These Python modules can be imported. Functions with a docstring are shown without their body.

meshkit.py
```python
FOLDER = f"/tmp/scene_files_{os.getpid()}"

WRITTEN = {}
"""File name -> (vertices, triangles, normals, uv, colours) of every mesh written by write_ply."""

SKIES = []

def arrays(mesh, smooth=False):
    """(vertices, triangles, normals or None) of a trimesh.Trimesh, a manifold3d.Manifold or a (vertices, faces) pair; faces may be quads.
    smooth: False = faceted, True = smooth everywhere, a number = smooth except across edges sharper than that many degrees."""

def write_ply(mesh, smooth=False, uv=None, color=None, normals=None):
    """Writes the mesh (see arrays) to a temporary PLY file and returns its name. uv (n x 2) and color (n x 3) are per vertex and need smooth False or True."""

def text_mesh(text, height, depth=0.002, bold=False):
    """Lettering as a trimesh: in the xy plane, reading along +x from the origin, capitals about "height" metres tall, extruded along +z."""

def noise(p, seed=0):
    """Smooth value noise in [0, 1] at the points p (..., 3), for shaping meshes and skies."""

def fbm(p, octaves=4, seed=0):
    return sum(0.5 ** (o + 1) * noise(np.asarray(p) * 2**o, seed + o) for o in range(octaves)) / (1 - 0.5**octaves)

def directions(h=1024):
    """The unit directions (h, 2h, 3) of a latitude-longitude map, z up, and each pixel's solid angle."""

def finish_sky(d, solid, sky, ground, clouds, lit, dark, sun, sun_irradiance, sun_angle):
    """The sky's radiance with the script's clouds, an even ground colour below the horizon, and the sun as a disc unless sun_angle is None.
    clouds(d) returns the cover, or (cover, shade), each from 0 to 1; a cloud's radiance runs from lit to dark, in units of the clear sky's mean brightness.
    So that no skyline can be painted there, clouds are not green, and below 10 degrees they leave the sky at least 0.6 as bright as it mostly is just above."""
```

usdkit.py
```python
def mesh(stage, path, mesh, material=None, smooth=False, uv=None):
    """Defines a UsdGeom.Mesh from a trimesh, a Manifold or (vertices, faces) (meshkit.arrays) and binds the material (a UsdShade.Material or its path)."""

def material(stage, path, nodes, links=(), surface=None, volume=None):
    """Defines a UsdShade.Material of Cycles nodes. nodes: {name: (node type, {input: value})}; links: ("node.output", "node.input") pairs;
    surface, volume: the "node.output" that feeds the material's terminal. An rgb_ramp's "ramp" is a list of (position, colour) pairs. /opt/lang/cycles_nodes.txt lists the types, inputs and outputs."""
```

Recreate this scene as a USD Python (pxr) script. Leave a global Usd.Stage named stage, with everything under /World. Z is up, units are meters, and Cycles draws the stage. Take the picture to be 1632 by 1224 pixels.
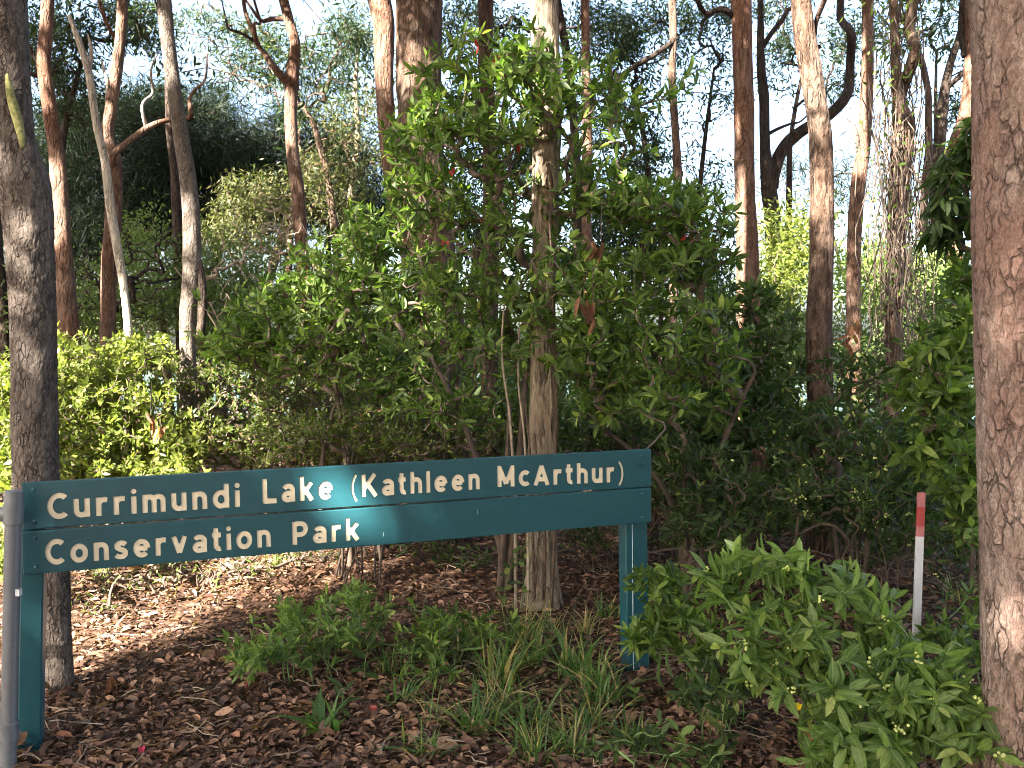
import math, numpy as np, trimesh, usdkit, meshkit
from math import sin, cos, pi
from pxr import Usd, UsdGeom, UsdLux, UsdShade, Gf, Sdf, Vt
from scipy.spatial import cKDTree
from shapely.geometry import LineString, Polygon, Point
from shapely.ops import unary_union
from shapely import affinity
import manifold3d as m3

stage = Usd.Stage.CreateInMemory()
UsdGeom.SetStageUpAxis(stage, UsdGeom.Tokens.z)
UsdGeom.SetStageMetersPerUnit(stage, 1.0)
UsdGeom.Xform.Define(stage, '/World')
# ------------------------------------------------------------------ camera
F, PX, PY = 1368.0, 816.0, 612.0            # focal length and centre in pixels of the 1632 x 1224 photograph
HOR = 570.0
TH = -math.atan((PY - HOR) / F)             # pitch
CAM = np.array([0, 0, 1.66])
FWD, UP = np.array([0, cos(TH), sin(TH)]), np.array([0, -sin(TH), cos(TH)])
cam = UsdGeom.Camera.Define(stage, '/World/camera')
cam.AddTranslateOp().Set(Gf.Vec3d(*CAM))
cam.AddRotateXOp().Set(90 + math.degrees(TH))
cam.CreateHorizontalApertureAttr(36.0); cam.CreateVerticalApertureAttr(27.0)
cam.CreateFocalLengthAttr(36.0 * F / 1632)
cam.CreateClippingRangeAttr(Gf.Vec2f(0.05, 5000))
cam.CreateExposureAttr(4.0)
# ------------------------------------------------------------------ sky and sun
SUN_EL, SUN_AZ = math.radians(37), math.atan2(-0.60, -0.80)
SUN = np.array([sin(SUN_AZ) * cos(SUN_EL), cos(SUN_AZ) * cos(SUN_EL), sin(SUN_EL)])
usdkit.material(stage, '/World/Looks/sky_air', {
    's': ('sky_texture', {'sky_type': 'single_scattering', 'sun_disc': False, 'sun_elevation': SUN_EL, 'sun_rotation': SUN_AZ, 'aerosol_density': 6.0}),
    'b': ('background_shader', {'strength': 0.05})}, [('s.color', 'b.color')], surface='b.background')
dome = UsdLux.DomeLight.Define(stage, '/World/sky')
UsdShade.MaterialBindingAPI.Apply(dome.GetPrim()).Bind(UsdShade.Material.Get(stage, '/World/Looks/sky_air'))
dome.GetPrim().SetCustomDataByKey('kind', 'structure')
sun = UsdLux.DistantLight.Define(stage, '/World/sun')
sun.CreateNormalizeAttr(True); sun.CreateIntensityAttr(1.25); sun.CreateAngleAttr(0.53)
sun.CreateColorAttr(Gf.Vec3f(1.0, 0.90, 0.76))
_x = np.cross([0, 0, 1], SUN); _x /= np.linalg.norm(_x); _y = np.cross(SUN, _x)
sun.AddTransformOp().Set(Gf.Matrix4d(*_x, 0, *_y, 0, *SUN, 0, 0, 0, 0, 1))
# ------------------------------------------------------------------ helpers
RNG = np.random.default_rng(11)

def P(px, py, d):
    """The point seen at photograph pixel px, py at d metres along the view axis."""
    px, py, d = np.broadcast_arrays(np.asarray(px, float), np.asarray(py, float), np.asarray(d, float))
    x, y = (px - PX) / F * d, -(py - PY) / F * d
    return CAM + np.stack([x, d * FWD[1] + y * UP[1], d * FWD[2] + y * UP[2]], -1)

def pix(p):
    q = np.asarray(p) - CAM
    d = q @ FWD
    return PX + F * q[..., 0] / d, PY - F * (q @ UP) / d, d

def ground_z(x, y):
    x, y = np.asarray(x, float), np.asarray(y, float)
    q = np.stack([x, y, 0 * x], -1)
    z = 0.10 * (meshkit.fbm(q * 0.45, 3, 3) - 0.5) + 0.03 * (meshkit.fbm(q * 2.2, 3, 5) - 0.5)
    z = z + 0.35 * (meshkit.fbm(q * 0.12, 2, 9) - 0.5) * np.clip((y - 7) / 8, 0, 1)
    t = np.clip((y - 22 - 0.25 * np.abs(x) * (x < 0)) / 10, 0, 1); z = z - 2.4 * t * t * (3 - 2 * t)
    t = np.clip((y - 170) / 30, 0, 1); z = z + 3.6 * t * t * (3 - 2 * t)
    return z

def GP(px, py):
    """Where the view ray through the pixel meets the ground."""
    d = 3.0
    for _ in range(40):
        p = P(px, py, d)
        d += 0.5 * (p[2] - ground_z(p[0], p[1])) * F / max(py - HOR, 30)
    return p

def on_ground(p):
    return np.array([p[0], p[1], float(ground_z(p[0], p[1]))])

_used = {}
def path_for(name, parent='/World'):
    key = f'{parent}/{name}'
    n = _used.get(key, 0); _used[key] = n + 1
    return key if n == 0 else f'{key}_{n:03d}'

def tag(prim, label=None, cat=None, group=None, kind=None):
    for k, v in (('label', label), ('category', cat), ('group', group), ('kind', kind)):
        if v: prim.SetCustomDataByKey(k, v)
    return prim

def thing(name, label=None, cat=None, group=None, kind=None):
    x = UsdGeom.Xform.Define(stage, path_for(name))
    return tag(x.GetPrim(), label, cat, group, kind)

def obj(name, mesh, mat, parent=None, smooth=False, prim=None, **data):
    par = '/World' if parent is None else str(parent.GetPath())
    m = usdkit.mesh(stage, path_for(name, par), mesh, MATS[mat], smooth=smooth)
    m.CreateDoubleSidedAttr(True)
    for k, v in (prim or {}).items():
        UsdGeom.PrimvarsAPI(m).CreatePrimvar(k, Sdf.ValueTypeNames.FloatArray, 'vertex').Set(Vt.FloatArray.FromNumpy(np.asarray(v, np.float32)))
    return tag(m.GetPrim(), **data)

# ------------------------------------------------------------------ materials
MATS = {}
def mat(name, nodes, links, surface='p.BSDF', volume=None):
    MATS[name] = usdkit.material(stage, '/World/Looks/' + name, nodes, links, surface=surface, volume=volume)

def leaf_mat(name, ramp, trans=(0.10, 0.22, 0.03), tw=0.35, rough=0.38, mid=None, spec=0.5, tint=(2.2, 2.6, 1.1)):
    """ramp over the leaf's own number; the midrib a little paler."""
    nodes = {'a': ('attribute', {'attribute': 'rnd'}), 'r': ('rgb_ramp', {'ramp': ramp}),
             'g': ('geometry', {}), 'n': ('noise_texture', {'scale': 60.0, 'detail': 2.0}),
             'v': ('hsv', {}), 'mr': ('map_range', {'from_min': 0.3, 'from_max': 0.7, 'to_min': 0.75, 'to_max': 1.2}),
             'p': ('principled_bsdf', {'roughness': rough, 'specular_ior_level': spec}),
             't': ('translucent_bsdf', {}), 'tm': ('mix_color', {'blend_type': 'multiply', 'fac': 1.0, 'b': tint}),
             'm': ('mix_closure', {'fac': tw})}
    links = [('a.fac', 'r.fac'), ('g.position', 'n.vector'), ('n.fac', 'mr.value'), ('mr.result', 'v.value'), ('r.color', 'v.color')]
    out = 'v.color'
    if mid is not None:
        nodes['w'] = ('attribute', {'attribute': 'rib'}); nodes['wm'] = ('map_range', {'from_min': 0.0, 'from_max': 0.16, 'to_min': 0.75, 'to_max': 0.0, 'clamp': True})
        nodes['mx'] = ('mix_color', {'b': mid})
        links += [('w.fac', 'wm.value'), ('wm.result', 'mx.fac'), (out, 'mx.a')]; out = 'mx.result'
    links += [(out, 'p.base_color'), (out, 'tm.a'), ('tm.result', 't.color'), ('p.BSDF', 'm.closure1'), ('t.BSDF', 'm.closure2')]
    mat(name, nodes, links, 'm.closure')

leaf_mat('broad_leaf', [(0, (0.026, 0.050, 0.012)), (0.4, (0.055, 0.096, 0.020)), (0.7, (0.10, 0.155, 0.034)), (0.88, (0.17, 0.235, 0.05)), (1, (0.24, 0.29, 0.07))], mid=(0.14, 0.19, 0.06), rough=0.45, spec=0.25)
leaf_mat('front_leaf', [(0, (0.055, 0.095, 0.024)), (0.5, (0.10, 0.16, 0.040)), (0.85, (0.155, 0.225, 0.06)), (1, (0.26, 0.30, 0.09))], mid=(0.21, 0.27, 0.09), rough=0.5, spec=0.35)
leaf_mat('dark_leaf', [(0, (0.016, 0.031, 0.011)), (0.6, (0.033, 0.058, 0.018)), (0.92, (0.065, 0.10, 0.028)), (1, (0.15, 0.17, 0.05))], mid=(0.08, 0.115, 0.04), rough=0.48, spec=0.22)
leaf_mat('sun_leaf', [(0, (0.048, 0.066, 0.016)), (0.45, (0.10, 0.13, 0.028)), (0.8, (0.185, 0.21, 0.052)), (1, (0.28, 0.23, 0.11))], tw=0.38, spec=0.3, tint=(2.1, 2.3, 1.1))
leaf_mat('thicket_leaf', [(0, (0.028, 0.042, 0.012)), (0.5, (0.062, 0.086, 0.020)), (0.82, (0.11, 0.14, 0.032)), (0.94, (0.14, 0.105, 0.05)), (1, (0.17, 0.09, 0.05))], spec=0.25)
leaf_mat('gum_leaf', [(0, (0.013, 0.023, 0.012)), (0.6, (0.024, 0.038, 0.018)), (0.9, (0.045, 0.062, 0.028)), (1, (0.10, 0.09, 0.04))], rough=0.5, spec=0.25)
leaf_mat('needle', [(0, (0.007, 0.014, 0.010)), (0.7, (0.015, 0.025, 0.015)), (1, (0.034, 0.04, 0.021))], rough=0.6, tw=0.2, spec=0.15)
leaf_mat('olive_leaf', [(0, (0.035, 0.043, 0.017)), (0.6, (0.07, 0.077, 0.03)), (1, (0.15, 0.13, 0.06))], rough=0.5, spec=0.3)
leaf_mat('grass_blade', [(0, (0.03, 0.075, 0.02)), (0.6, (0.07, 0.135, 0.032)), (0.85, (0.14, 0.19, 0.05)), (0.93, (0.28, 0.22, 0.10)), (1, (0.34, 0.26, 0.14))], rough=0.45)
leaf_mat('litter_leaf', [(0, (0.028, 0.017, 0.013)), (0.2, (0.078, 0.043, 0.031)), (0.42, (0.15, 0.080, 0.054)), (0.62, (0.235, 0.132, 0.088)), (0.8, (0.32, 0.20, 0.135)), (0.91, (0.38, 0.20, 0.105)), (0.95, (0.28, 0.12, 0.085)), (1, (0.40, 0.32, 0.23))], tw=0.12, rough=0.55, spec=0.3)
leaf_mat('dead_leaf', [(0, (0.10, 0.035, 0.02)), (0.5, (0.19, 0.075, 0.04)), (1, (0.3, 0.15, 0.08))], tw=0.25, rough=0.6)
leaf_mat('red_leaf', [(0, (0.17, 0.016, 0.016)), (1, (0.32, 0.035, 0.025))], tw=0.15)
leaf_mat('pink_petal', [(0, (0.5, 0.03, 0.08)), (1, (0.62, 0.06, 0.12))], tw=0.3)
leaf_mat('yellow_petal', [(0, (0.75, 0.52, 0.02)), (1, (0.85, 0.62, 0.03))], tw=0.3)
leaf_mat('berry', [(0, (0.33, 0.40, 0.10)), (1, (0.62, 0.62, 0.25))], tw=0.15, rough=0.35)
leaf_mat('pale_leaf', [(0, (0.35, 0.33, 0.27)), (1, (0.5, 0.48, 0.4))], tw=0.2)

def bark_mat(name, dark, mid_, light, s=14.0, stretch=0.16, bump=0.02, crack=0.35, patch=None, rough=0.9, strength=0.6, wob=0.05):
    """Fibrous bark: stretched noise, broken cracks and larger patches of another tone."""
    nodes = {'g': ('geometry', {}), 'dn': ('noise_texture', {'scale': s * 0.8, 'detail': 3.0}), 'ds': ('vector_math', {'math_type': 'scale', 'scale': wob}), 'da': ('vector_math', {'math_type': 'add'}),
             'mp': ('mapping', {'scale': (1, 1, stretch)}), 'mq': ('mapping', {'scale': (1, 1, 0.45)}),
             'n': ('noise_texture', {'scale': s * 2.2, 'detail': 7.0, 'roughness': 0.7, 'distortion': 0.6}),
             'fine': ('noise_texture', {'scale': s * 9.0, 'detail': 4.0, 'roughness': 0.7}),
             'v': ('voronoi_texture', {'feature': 'distance_to_edge', 'scale': s * 1.7}),
             'vm': ('map_range', {'from_min': 0.0, 'from_max': crack, 'to_min': 0.0, 'to_max': 1.0, 'clamp': True}),
             'kn': ('noise_texture', {'scale': s * 0.9, 'detail': 3.0}), 'km': ('map_range', {'from_min': 0.38, 'from_max': 0.60, 'to_min': 0.0, 'to_max': 1.0, 'clamp': True}),
             'vx': ('math', {'math_type': 'maximum'}), 'vs': ('map_range', {'from_min': 0.0, 'from_max': 1.0, 'to_min': 1.0 - strength, 'to_max': 1.0}),
             'big': ('noise_texture', {'scale': 2.6, 'detail': 5.0, 'roughness': 0.65}),
             'bm': ('map_range', {'from_min': 0.44, 'from_max': 0.60, 'to_min': 0.0, 'to_max': 1.0, 'clamp': True}),
             'r': ('rgb_ramp', {'ramp': [(0.28, dark), (0.5, mid_), (0.72, light)]}),
             'r2': ('mix_color', {'b': patch or tuple(0.75 * c for c in mid_)}), 'pf': ('math', {'math_type': 'multiply', 'value2': 0.65 if patch else 0.35}),
             'ck': ('mix_color', {'a': tuple(0.5 * c for c in dark)}), 'fh': ('math', {'math_type': 'multiply', 'value2': 0.35}),
             'h2': ('math', {'math_type': 'add'}), 'h3': ('math', {'math_type': 'add'}),
             'fm': ('map_range', {'from_min': 0.3, 'from_max': 0.7, 'to_min': 0.45, 'to_max': 1.5, 'clamp': True}), 'fv': ('hsv', {}),
             'b': ('bump', {'strength': 1.0, 'distance': bump * 1.6}),
             'p': ('principled_bsdf', {'roughness': rough, 'specular_ior_level': 0.15})}
    mat(name, nodes, [('g.position', 'dn.vector'), ('dn.color', 'ds.vector1'), ('ds.vector', 'da.vector1'), ('g.position', 'da.vector2'), ('da.vector', 'mp.vector'), ('g.position', 'mq.vector'), ('mp.vector', 'n.vector'), ('mp.vector', 'v.vector'), ('mp.vector', 'fine.vector'),
        ('mq.vector', 'kn.vector'), ('kn.fac', 'km.value'), ('mq.vector', 'big.vector'), ('v.distance', 'vm.value'), ('vm.result', 'vx.value1'), ('km.result', 'vx.value2'), ('vx.value', 'vs.value'),
        ('big.fac', 'bm.value'), ('n.fac', 'r.fac'), ('bm.result', 'pf.value1'), ('pf.value', 'r2.fac'), ('r.color', 'r2.a'), ('vs.result', 'ck.fac'), ('r2.result', 'ck.b'), ('fine.fac', 'fm.value'), ('fm.result', 'fv.value'), ('ck.result', 'fv.color'), ('fv.color', 'p.base_color'),
        ('n.fac', 'h2.value1'), ('vx.value', 'h2.value2'), ('fine.fac', 'fh.value1'), ('fh.value', 'h3.value1'), ('h2.value', 'h3.value2'), ('h3.value', 'b.height'), ('b.normal', 'p.normal')])

bark_mat('grey_bark', (0.06, 0.048, 0.042), (0.135, 0.112, 0.098), (0.24, 0.205, 0.18), s=26, stretch=0.42, bump=0.008, crack=0.16, patch=(0.10, 0.083, 0.072), wob=0.03)
bark_mat('pink_bark', (0.15, 0.108, 0.09), (0.31, 0.228, 0.192), (0.46, 0.37, 0.32), s=19, stretch=0.34, bump=0.007, crack=0.11, patch=(0.24, 0.135, 0.105), strength=0.75, wob=0.05)
bark_mat('brown_bark', (0.038, 0.024, 0.018), (0.10, 0.063, 0.046), (0.20, 0.138, 0.106), s=15, stretch=0.14, bump=0.014, crack=0.25, patch=(0.12, 0.092, 0.075))
bark_mat('red_bark', (0.05, 0.026, 0.018), (0.135, 0.072, 0.050), (0.26, 0.16, 0.115), s=17, stretch=0.17, bump=0.010, crack=0.22, patch=(0.15, 0.112, 0.09), strength=0.45)
bark_mat('cream_bark', (0.085, 0.066, 0.05), (0.21, 0.17, 0.13), (0.37, 0.32, 0.25), s=12, stretch=0.08, bump=0.010, crack=0.14, patch=(0.24, 0.17, 0.12), strength=0.7)
bark_mat('dark_bark', (0.02, 0.015, 0.013), (0.05, 0.037, 0.03), (0.10, 0.078, 0.064), s=14, stretch=0.2, bump=0.015, crack=0.2)
bark_mat('dead_wood', (0.22, 0.19, 0.16), (0.36, 0.32, 0.27), (0.52, 0.47, 0.41), s=16, stretch=0.06, bump=0.008, crack=0.10, strength=0.5)
mat('twig', {'g': ('geometry', {}), 'n': ('noise_texture', {'scale': 8.0}), 'r': ('rgb_ramp', {'ramp': [(0.3, (0.035, 0.024, 0.018)), (0.7, (0.11, 0.08, 0.06))]}), 'p': ('principled_bsdf', {'roughness': 0.8})},
    [('g.position', 'n.vector'), ('n.fac', 'r.fac'), ('r.color', 'p.base_color')])
mat('pale_twig', {'g': ('geometry', {}), 'n': ('noise_texture', {'scale': 14.0}), 'r': ('rgb_ramp', {'ramp': [(0.3, (0.14, 0.105, 0.075)), (0.7, (0.33, 0.27, 0.2))]}), 'p': ('principled_bsdf', {'roughness': 0.8})},
    [('g.position', 'n.vector'), ('n.fac', 'r.fac'), ('r.color', 'p.base_color')])
mat('green_stem', {'p': ('principled_bsdf', {'base_color': (0.075, 0.13, 0.035), 'roughness': 0.6})}, [])
mat('moss_streak', {'g': ('geometry', {}), 'n': ('noise_texture', {'scale': 55.0, 'detail': 4.0}), 'r': ('rgb_ramp', {'ramp': [(0.3, (0.10, 0.10, 0.03)), (0.7, (0.27, 0.26, 0.10))]}), 'p': ('principled_bsdf', {'roughness': 0.95})},
    [('g.position', 'n.vector'), ('n.fac', 'r.fac'), ('r.color', 'p.base_color')])
mat('soil', {'g': ('geometry', {}), 'n': ('noise_texture', {'scale': 22.0, 'detail': 7.0, 'roughness': 0.7}), 'n2': ('noise_texture', {'scale': 0.8, 'detail': 3.0}),
             'r': ('rgb_ramp', {'ramp': [(0.3, (0.022, 0.013, 0.009)), (0.5, (0.065, 0.036, 0.024)), (0.7, (0.16, 0.09, 0.058))]}),
             'b': ('bump', {'strength': 1.0, 'distance': 0.05}), 'p': ('principled_bsdf', {'roughness': 0.95, 'specular_ior_level': 0.2})},
    [('g.position', 'n.vector'), ('n.fac', 'r.fac'), ('r.color', 'p.base_color'), ('n.fac', 'b.height'), ('b.normal', 'p.normal')])
mat('lake_water', {'g': ('geometry', {}), 'mp': ('mapping', {'scale': (0.6, 2.0, 1)}), 'n': ('noise_texture', {'scale': 1.6, 'detail': 3.0}), 'b': ('bump', {'strength': 0.35, 'distance': 0.12}),
                   'p': ('principled_bsdf', {'base_color': (0.03, 0.075, 0.10), 'roughness': 0.08, 'ior': 1.33})},
    [('g.position', 'mp.vector'), ('mp.vector', 'n.vector'), ('n.fac', 'b.height'), ('b.normal', 'p.normal')])

def paint(name, col, var=0.12, rough=0.42, bump=0.0012, sc=30.0, grain=(1, 1, 1), dirt=None):
    mat(name, {'tc': ('texture_coordinate', {}), 'mp': ('mapping', {'scale': grain}), 'n': ('noise_texture', {'scale': sc, 'detail': 5.0, 'roughness': 0.6}),
               'n2': ('noise_texture', {'scale': 3.0, 'detail': 5.0, 'roughness': 0.65}), 'd': ('map_range', {'from_min': 0.5, 'from_max': 0.75, 'to_min': 0.0, 'to_max': 0.45, 'clamp': True}),
               'r': ('rgb_ramp', {'ramp': [(0.25, tuple(c * (1 - var) for c in col)), (0.75, tuple(min(1, c * (1 + var)) for c in col))]}),
               'dm': ('mix_color', {'b': dirt or tuple(0.7 * c + 0.02 for c in col)}),
               'b': ('bump', {'strength': 0.6, 'distance': bump}), 'p': ('principled_bsdf', {'roughness': rough})},
        [('tc.object', 'mp.vector'), ('mp.vector', 'n.vector'), ('mp.vector', 'n2.vector'), ('n2.fac', 'd.value'), ('d.result', 'dm.fac'), ('n.fac', 'r.fac'), ('r.color', 'dm.a'), ('dm.result', 'p.base_color'),
         ('n.fac', 'b.height'), ('b.normal', 'p.normal')])
paint('teal_paint', (0.007, 0.056, 0.073), var=0.10, rough=0.40, grain=(0.25, 1, 1), sc=40, dirt=(0.022, 0.066, 0.082))
paint('cream_paint', (0.62, 0.53, 0.385), var=0.05, rough=0.6, dirt=(0.56, 0.47, 0.34))
paint('galvanised', (0.105, 0.11, 0.122), var=0.14, rough=0.5, sc=45, dirt=(0.16, 0.165, 0.18))
paint('white_paint', (0.50, 0.51, 0.53), var=0.08, rough=0.6, grain=(1, 1, 0.15), dirt=(0.42, 0.42, 0.42))
paint('faded_red', (0.36, 0.13, 0.13), var=0.3, rough=0.7, grain=(1, 1, 0.3), sc=60, dirt=(0.45, 0.33, 0.32))
paint('red_paint', (0.30, 0.04, 0.035), var=0.18, rough=0.6, grain=(1, 1, 0.3), dirt=(0.36, 0.16, 0.14))
paint('concrete', (0.13, 0.125, 0.115), var=0.3, rough=0.9, sc=60)
paint('pale_scratch', (0.40, 0.52, 0.58), var=0.2, rough=0.6)

# ------------------------------------------------------------------ curves, tubes, leaves
def spline(pts, n):
    pts = np.asarray(pts, float)
    if len(pts) == 2: pts = np.vstack([pts[0], pts.mean(0), pts[1]])
    s = np.concatenate([[0], np.cumsum(np.linalg.norm(np.diff(pts[:, :3], axis=0), axis=1) + 1e-9)])
    from scipy.interpolate import PchipInterpolator
    return PchipInterpolator(s, pts, axis=0)(np.linspace(0, s[-1], n))

def unit(v):
    return v / np.maximum(np.linalg.norm(v, axis=-1, keepdims=True), 1e-12)

def tubes(paths, radii, k=5, caps=True):
    """paths (N, m, 3), radii (N, m): all tubes as one (vertices, faces)."""
    paths, radii = np.asarray(paths, float), np.asarray(radii, float)
    N, m = radii.shape
    t = unit(np.gradient(paths, axis=1))
    ref = np.where(np.abs(unit(paths[:, -1] - paths[:, 0])[:, 2:3]) > 0.8, [[1.0, 0, 0]], [[0, 0, 1.0]])[:, None]
    u = unit(np.cross(t, np.broadcast_to(ref, t.shape))); w = np.cross(t, u)
    a = np.arange(k) / k * 2 * pi
    v = paths[:, :, None] + radii[:, :, None, None] * (np.cos(a)[:, None] * u[:, :, None] + np.sin(a)[:, None] * w[:, :, None])
    i, j = np.meshgrid(np.arange(m - 1), np.arange(k), indexing='ij')
    q = np.stack([i * k + j, i * k + (j + 1) % k, (i + 1) * k + (j + 1) % k, (i + 1) * k + j], -1).reshape(-1, 4)
    f = np.vstack([q[:, [0, 1, 2]], q[:, [0, 2, 3]]])
    if caps:
        e = (m - 1) * k + np.arange(1, k - 1)
        f = np.vstack([f, np.stack([np.full(k - 2, (m - 1) * k), e, e + 1], -1), np.stack([np.zeros(k - 2, int), np.arange(2, k), np.arange(1, k - 1)], -1)])
    return v.reshape(-1, 3), (f[None] + (np.arange(N) * m * k)[:, None, None]).reshape(-1, 3)

def merge(parts):
    vs, fs, at = [], [], 0
    for v, f in parts:
        vs.append(v); fs.append(np.asarray(f) + at); at += len(v)
    return np.vstack(vs), np.vstack(fs)

def trunk_mesh(pts, radii, k=20, step=0.05, seed=0, lump=0.08, ridge=0.03, flare=0.25, plates=None, jag=0.0):
    """A tapered trunk through pts; lumps, ridges and, when plates is given (size, depth), cracked bark plates."""
    n = max(8, int(np.linalg.norm(np.diff(np.asarray(pts), axis=0), axis=1).sum() / step))
    q = spline(np.hstack([pts, np.asarray(radii)[:, None]]), n)
    c, r = q[:, :3], q[:, 3]
    s = np.concatenate([[0], np.cumsum(np.linalg.norm(np.diff(c, axis=0), axis=1))])
    t = unit(np.gradient(c, axis=0))
    ref = np.array([1.0, 0, 0]) if abs(t[:, 0]).max() < 0.9 else np.array([0, 0, 1.0]) if abs(t[:, 2]).max() < 0.9 else np.array([0, 1.0, 0])
    u = unit(np.cross(t, ref)); w = np.cross(t, u)
    a = np.arange(k) / k * 2 * pi
    A, S = np.meshgrid(a, s)
    dirs = np.cos(A)[..., None] * u[:, None] + np.sin(A)[..., None] * w[:, None]
    R = r[:, None] * np.ones_like(A)
    o = seed * 7.31
    R = R * (1 + lump * 2 * (meshkit.fbm(np.stack([np.cos(A) * 1.1 + o, np.sin(A) * 1.1, S * 1.6], -1), 3, seed) - 0.5))
    if ridge: R = R * (1 + ridge * 2 * (meshkit.fbm(np.stack([np.cos(A) * 5 + o, np.sin(A) * 5, S * 2.2], -1), 3, seed + 5) - 0.5))
    if flare: R = R * (1 + flare * np.exp(-S / (2.2 * r[0])) * (0.6 + 0.8 * meshkit.noise(np.stack([np.cos(A) * 1.6 + o, np.sin(A) * 1.6, 0 * A], -1), seed + 2)))
    if plates:
        size, depth, st = plates
        V = c[:, None] + dirs * r[:, None, None]
        Q = V * np.array([1, 1, st]); Q = Q + 1.1 * size * (np.stack([meshkit.noise(V * 30, 1), meshkit.noise(V * 30, 2), meshkit.noise(V * 30, 3)], -1) - 0.5)
        lo, hi = Q.reshape(-1, 3).min(0), Q.reshape(-1, 3).max(0)
        N = int(np.prod(hi - lo + size) / size ** 3 * 1.4)
        sd = np.random.default_rng(seed).uniform(lo - size / 2, hi + size / 2, (N, 3))
        d, ii = cKDTree(sd).query(Q.reshape(-1, 3), k=2)
        e = np.clip((d[:, 1] - d[:, 0]) / (0.28 * size), 0, 1)
        lift = np.random.default_rng(seed + 1).uniform(-0.5, 0.5, N)[ii[:, 0]]
        keep = meshkit.fbm(V.reshape(-1, 3) * 6, 2, seed)
        e = np.maximum(e, np.clip((keep - 0.46) * 7, 0, 1))
        R = R + (depth * ((e - 1) + 0.45 * lift)).reshape(R.shape) + 0.5 * depth * (meshkit.fbm(V * 70, 3, 8) - 0.5)
    V = c[:, None] + dirs * R[..., None]
    if jag: V[-1] += t[-1] * (np.random.default_rng(seed).uniform(-jag, jag, k))[:, None]
    m = n
    i, j = np.meshgrid(np.arange(m - 1), np.arange(k), indexing='ij')
    g = np.stack([i * k + j, i * k + (j + 1) % k, (i + 1) * k + (j + 1) % k, (i + 1) * k + j], -1).reshape(-1, 4)
    f = np.vstack([g[:, [0, 1, 2]], g[:, [0, 2, 3]]])
    tip = np.vstack([V.reshape(-1, 3), c[-1] + t[-1] * r[-1] * 0.3])
    e = (m - 1) * k + np.arange(k)
    f = np.vstack([f, np.stack([e, np.roll(e, -1), np.full(k, len(tip) - 1)], -1)])
    return (tip, f), c, r

def leaf_template(kind):
    """(points as (along, across, lift), faces, rib): along 0..1, across -1..1."""
    if kind == 'fine':
        rows = [0.22, 0.5, 0.78]; wd = [0.78, 1.0, 0.68]
    elif kind == 'mid':
        rows = [0.45]; wd = [1.0]
    else:
        v = np.array([[0, 0, 0], [0.45, -1, 0.0], [1, 0, 0], [0.45, 1, 0.0]], float)
        return v, np.array([[0, 1, 2], [0, 2, 3]]), np.zeros(4)
    v = [[0, 0, 0]]
    for r_, w_ in zip(rows, wd): v += [[r_, -w_, 1], [r_, 0, 0], [r_, w_, 1]]
    v.append([1, 0, 0]); v = np.array(v, float)
    f = [[0, 1, 2], [0, 2, 3]]
    for i in range(len(rows) - 1):
        b = 1 + 3 * i
        f += [[b, b + 3, b + 4], [b, b + 4, b + 1], [b + 1, b + 4, b + 5], [b + 1, b + 5, b + 2]]
    b, e = 1 + 3 * (len(rows) - 1), len(v) - 1
    f += [[b, e, b + 1], [b + 1, e, b + 2]]
    return v, np.array(f), np.abs(v[:, 1])

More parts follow.
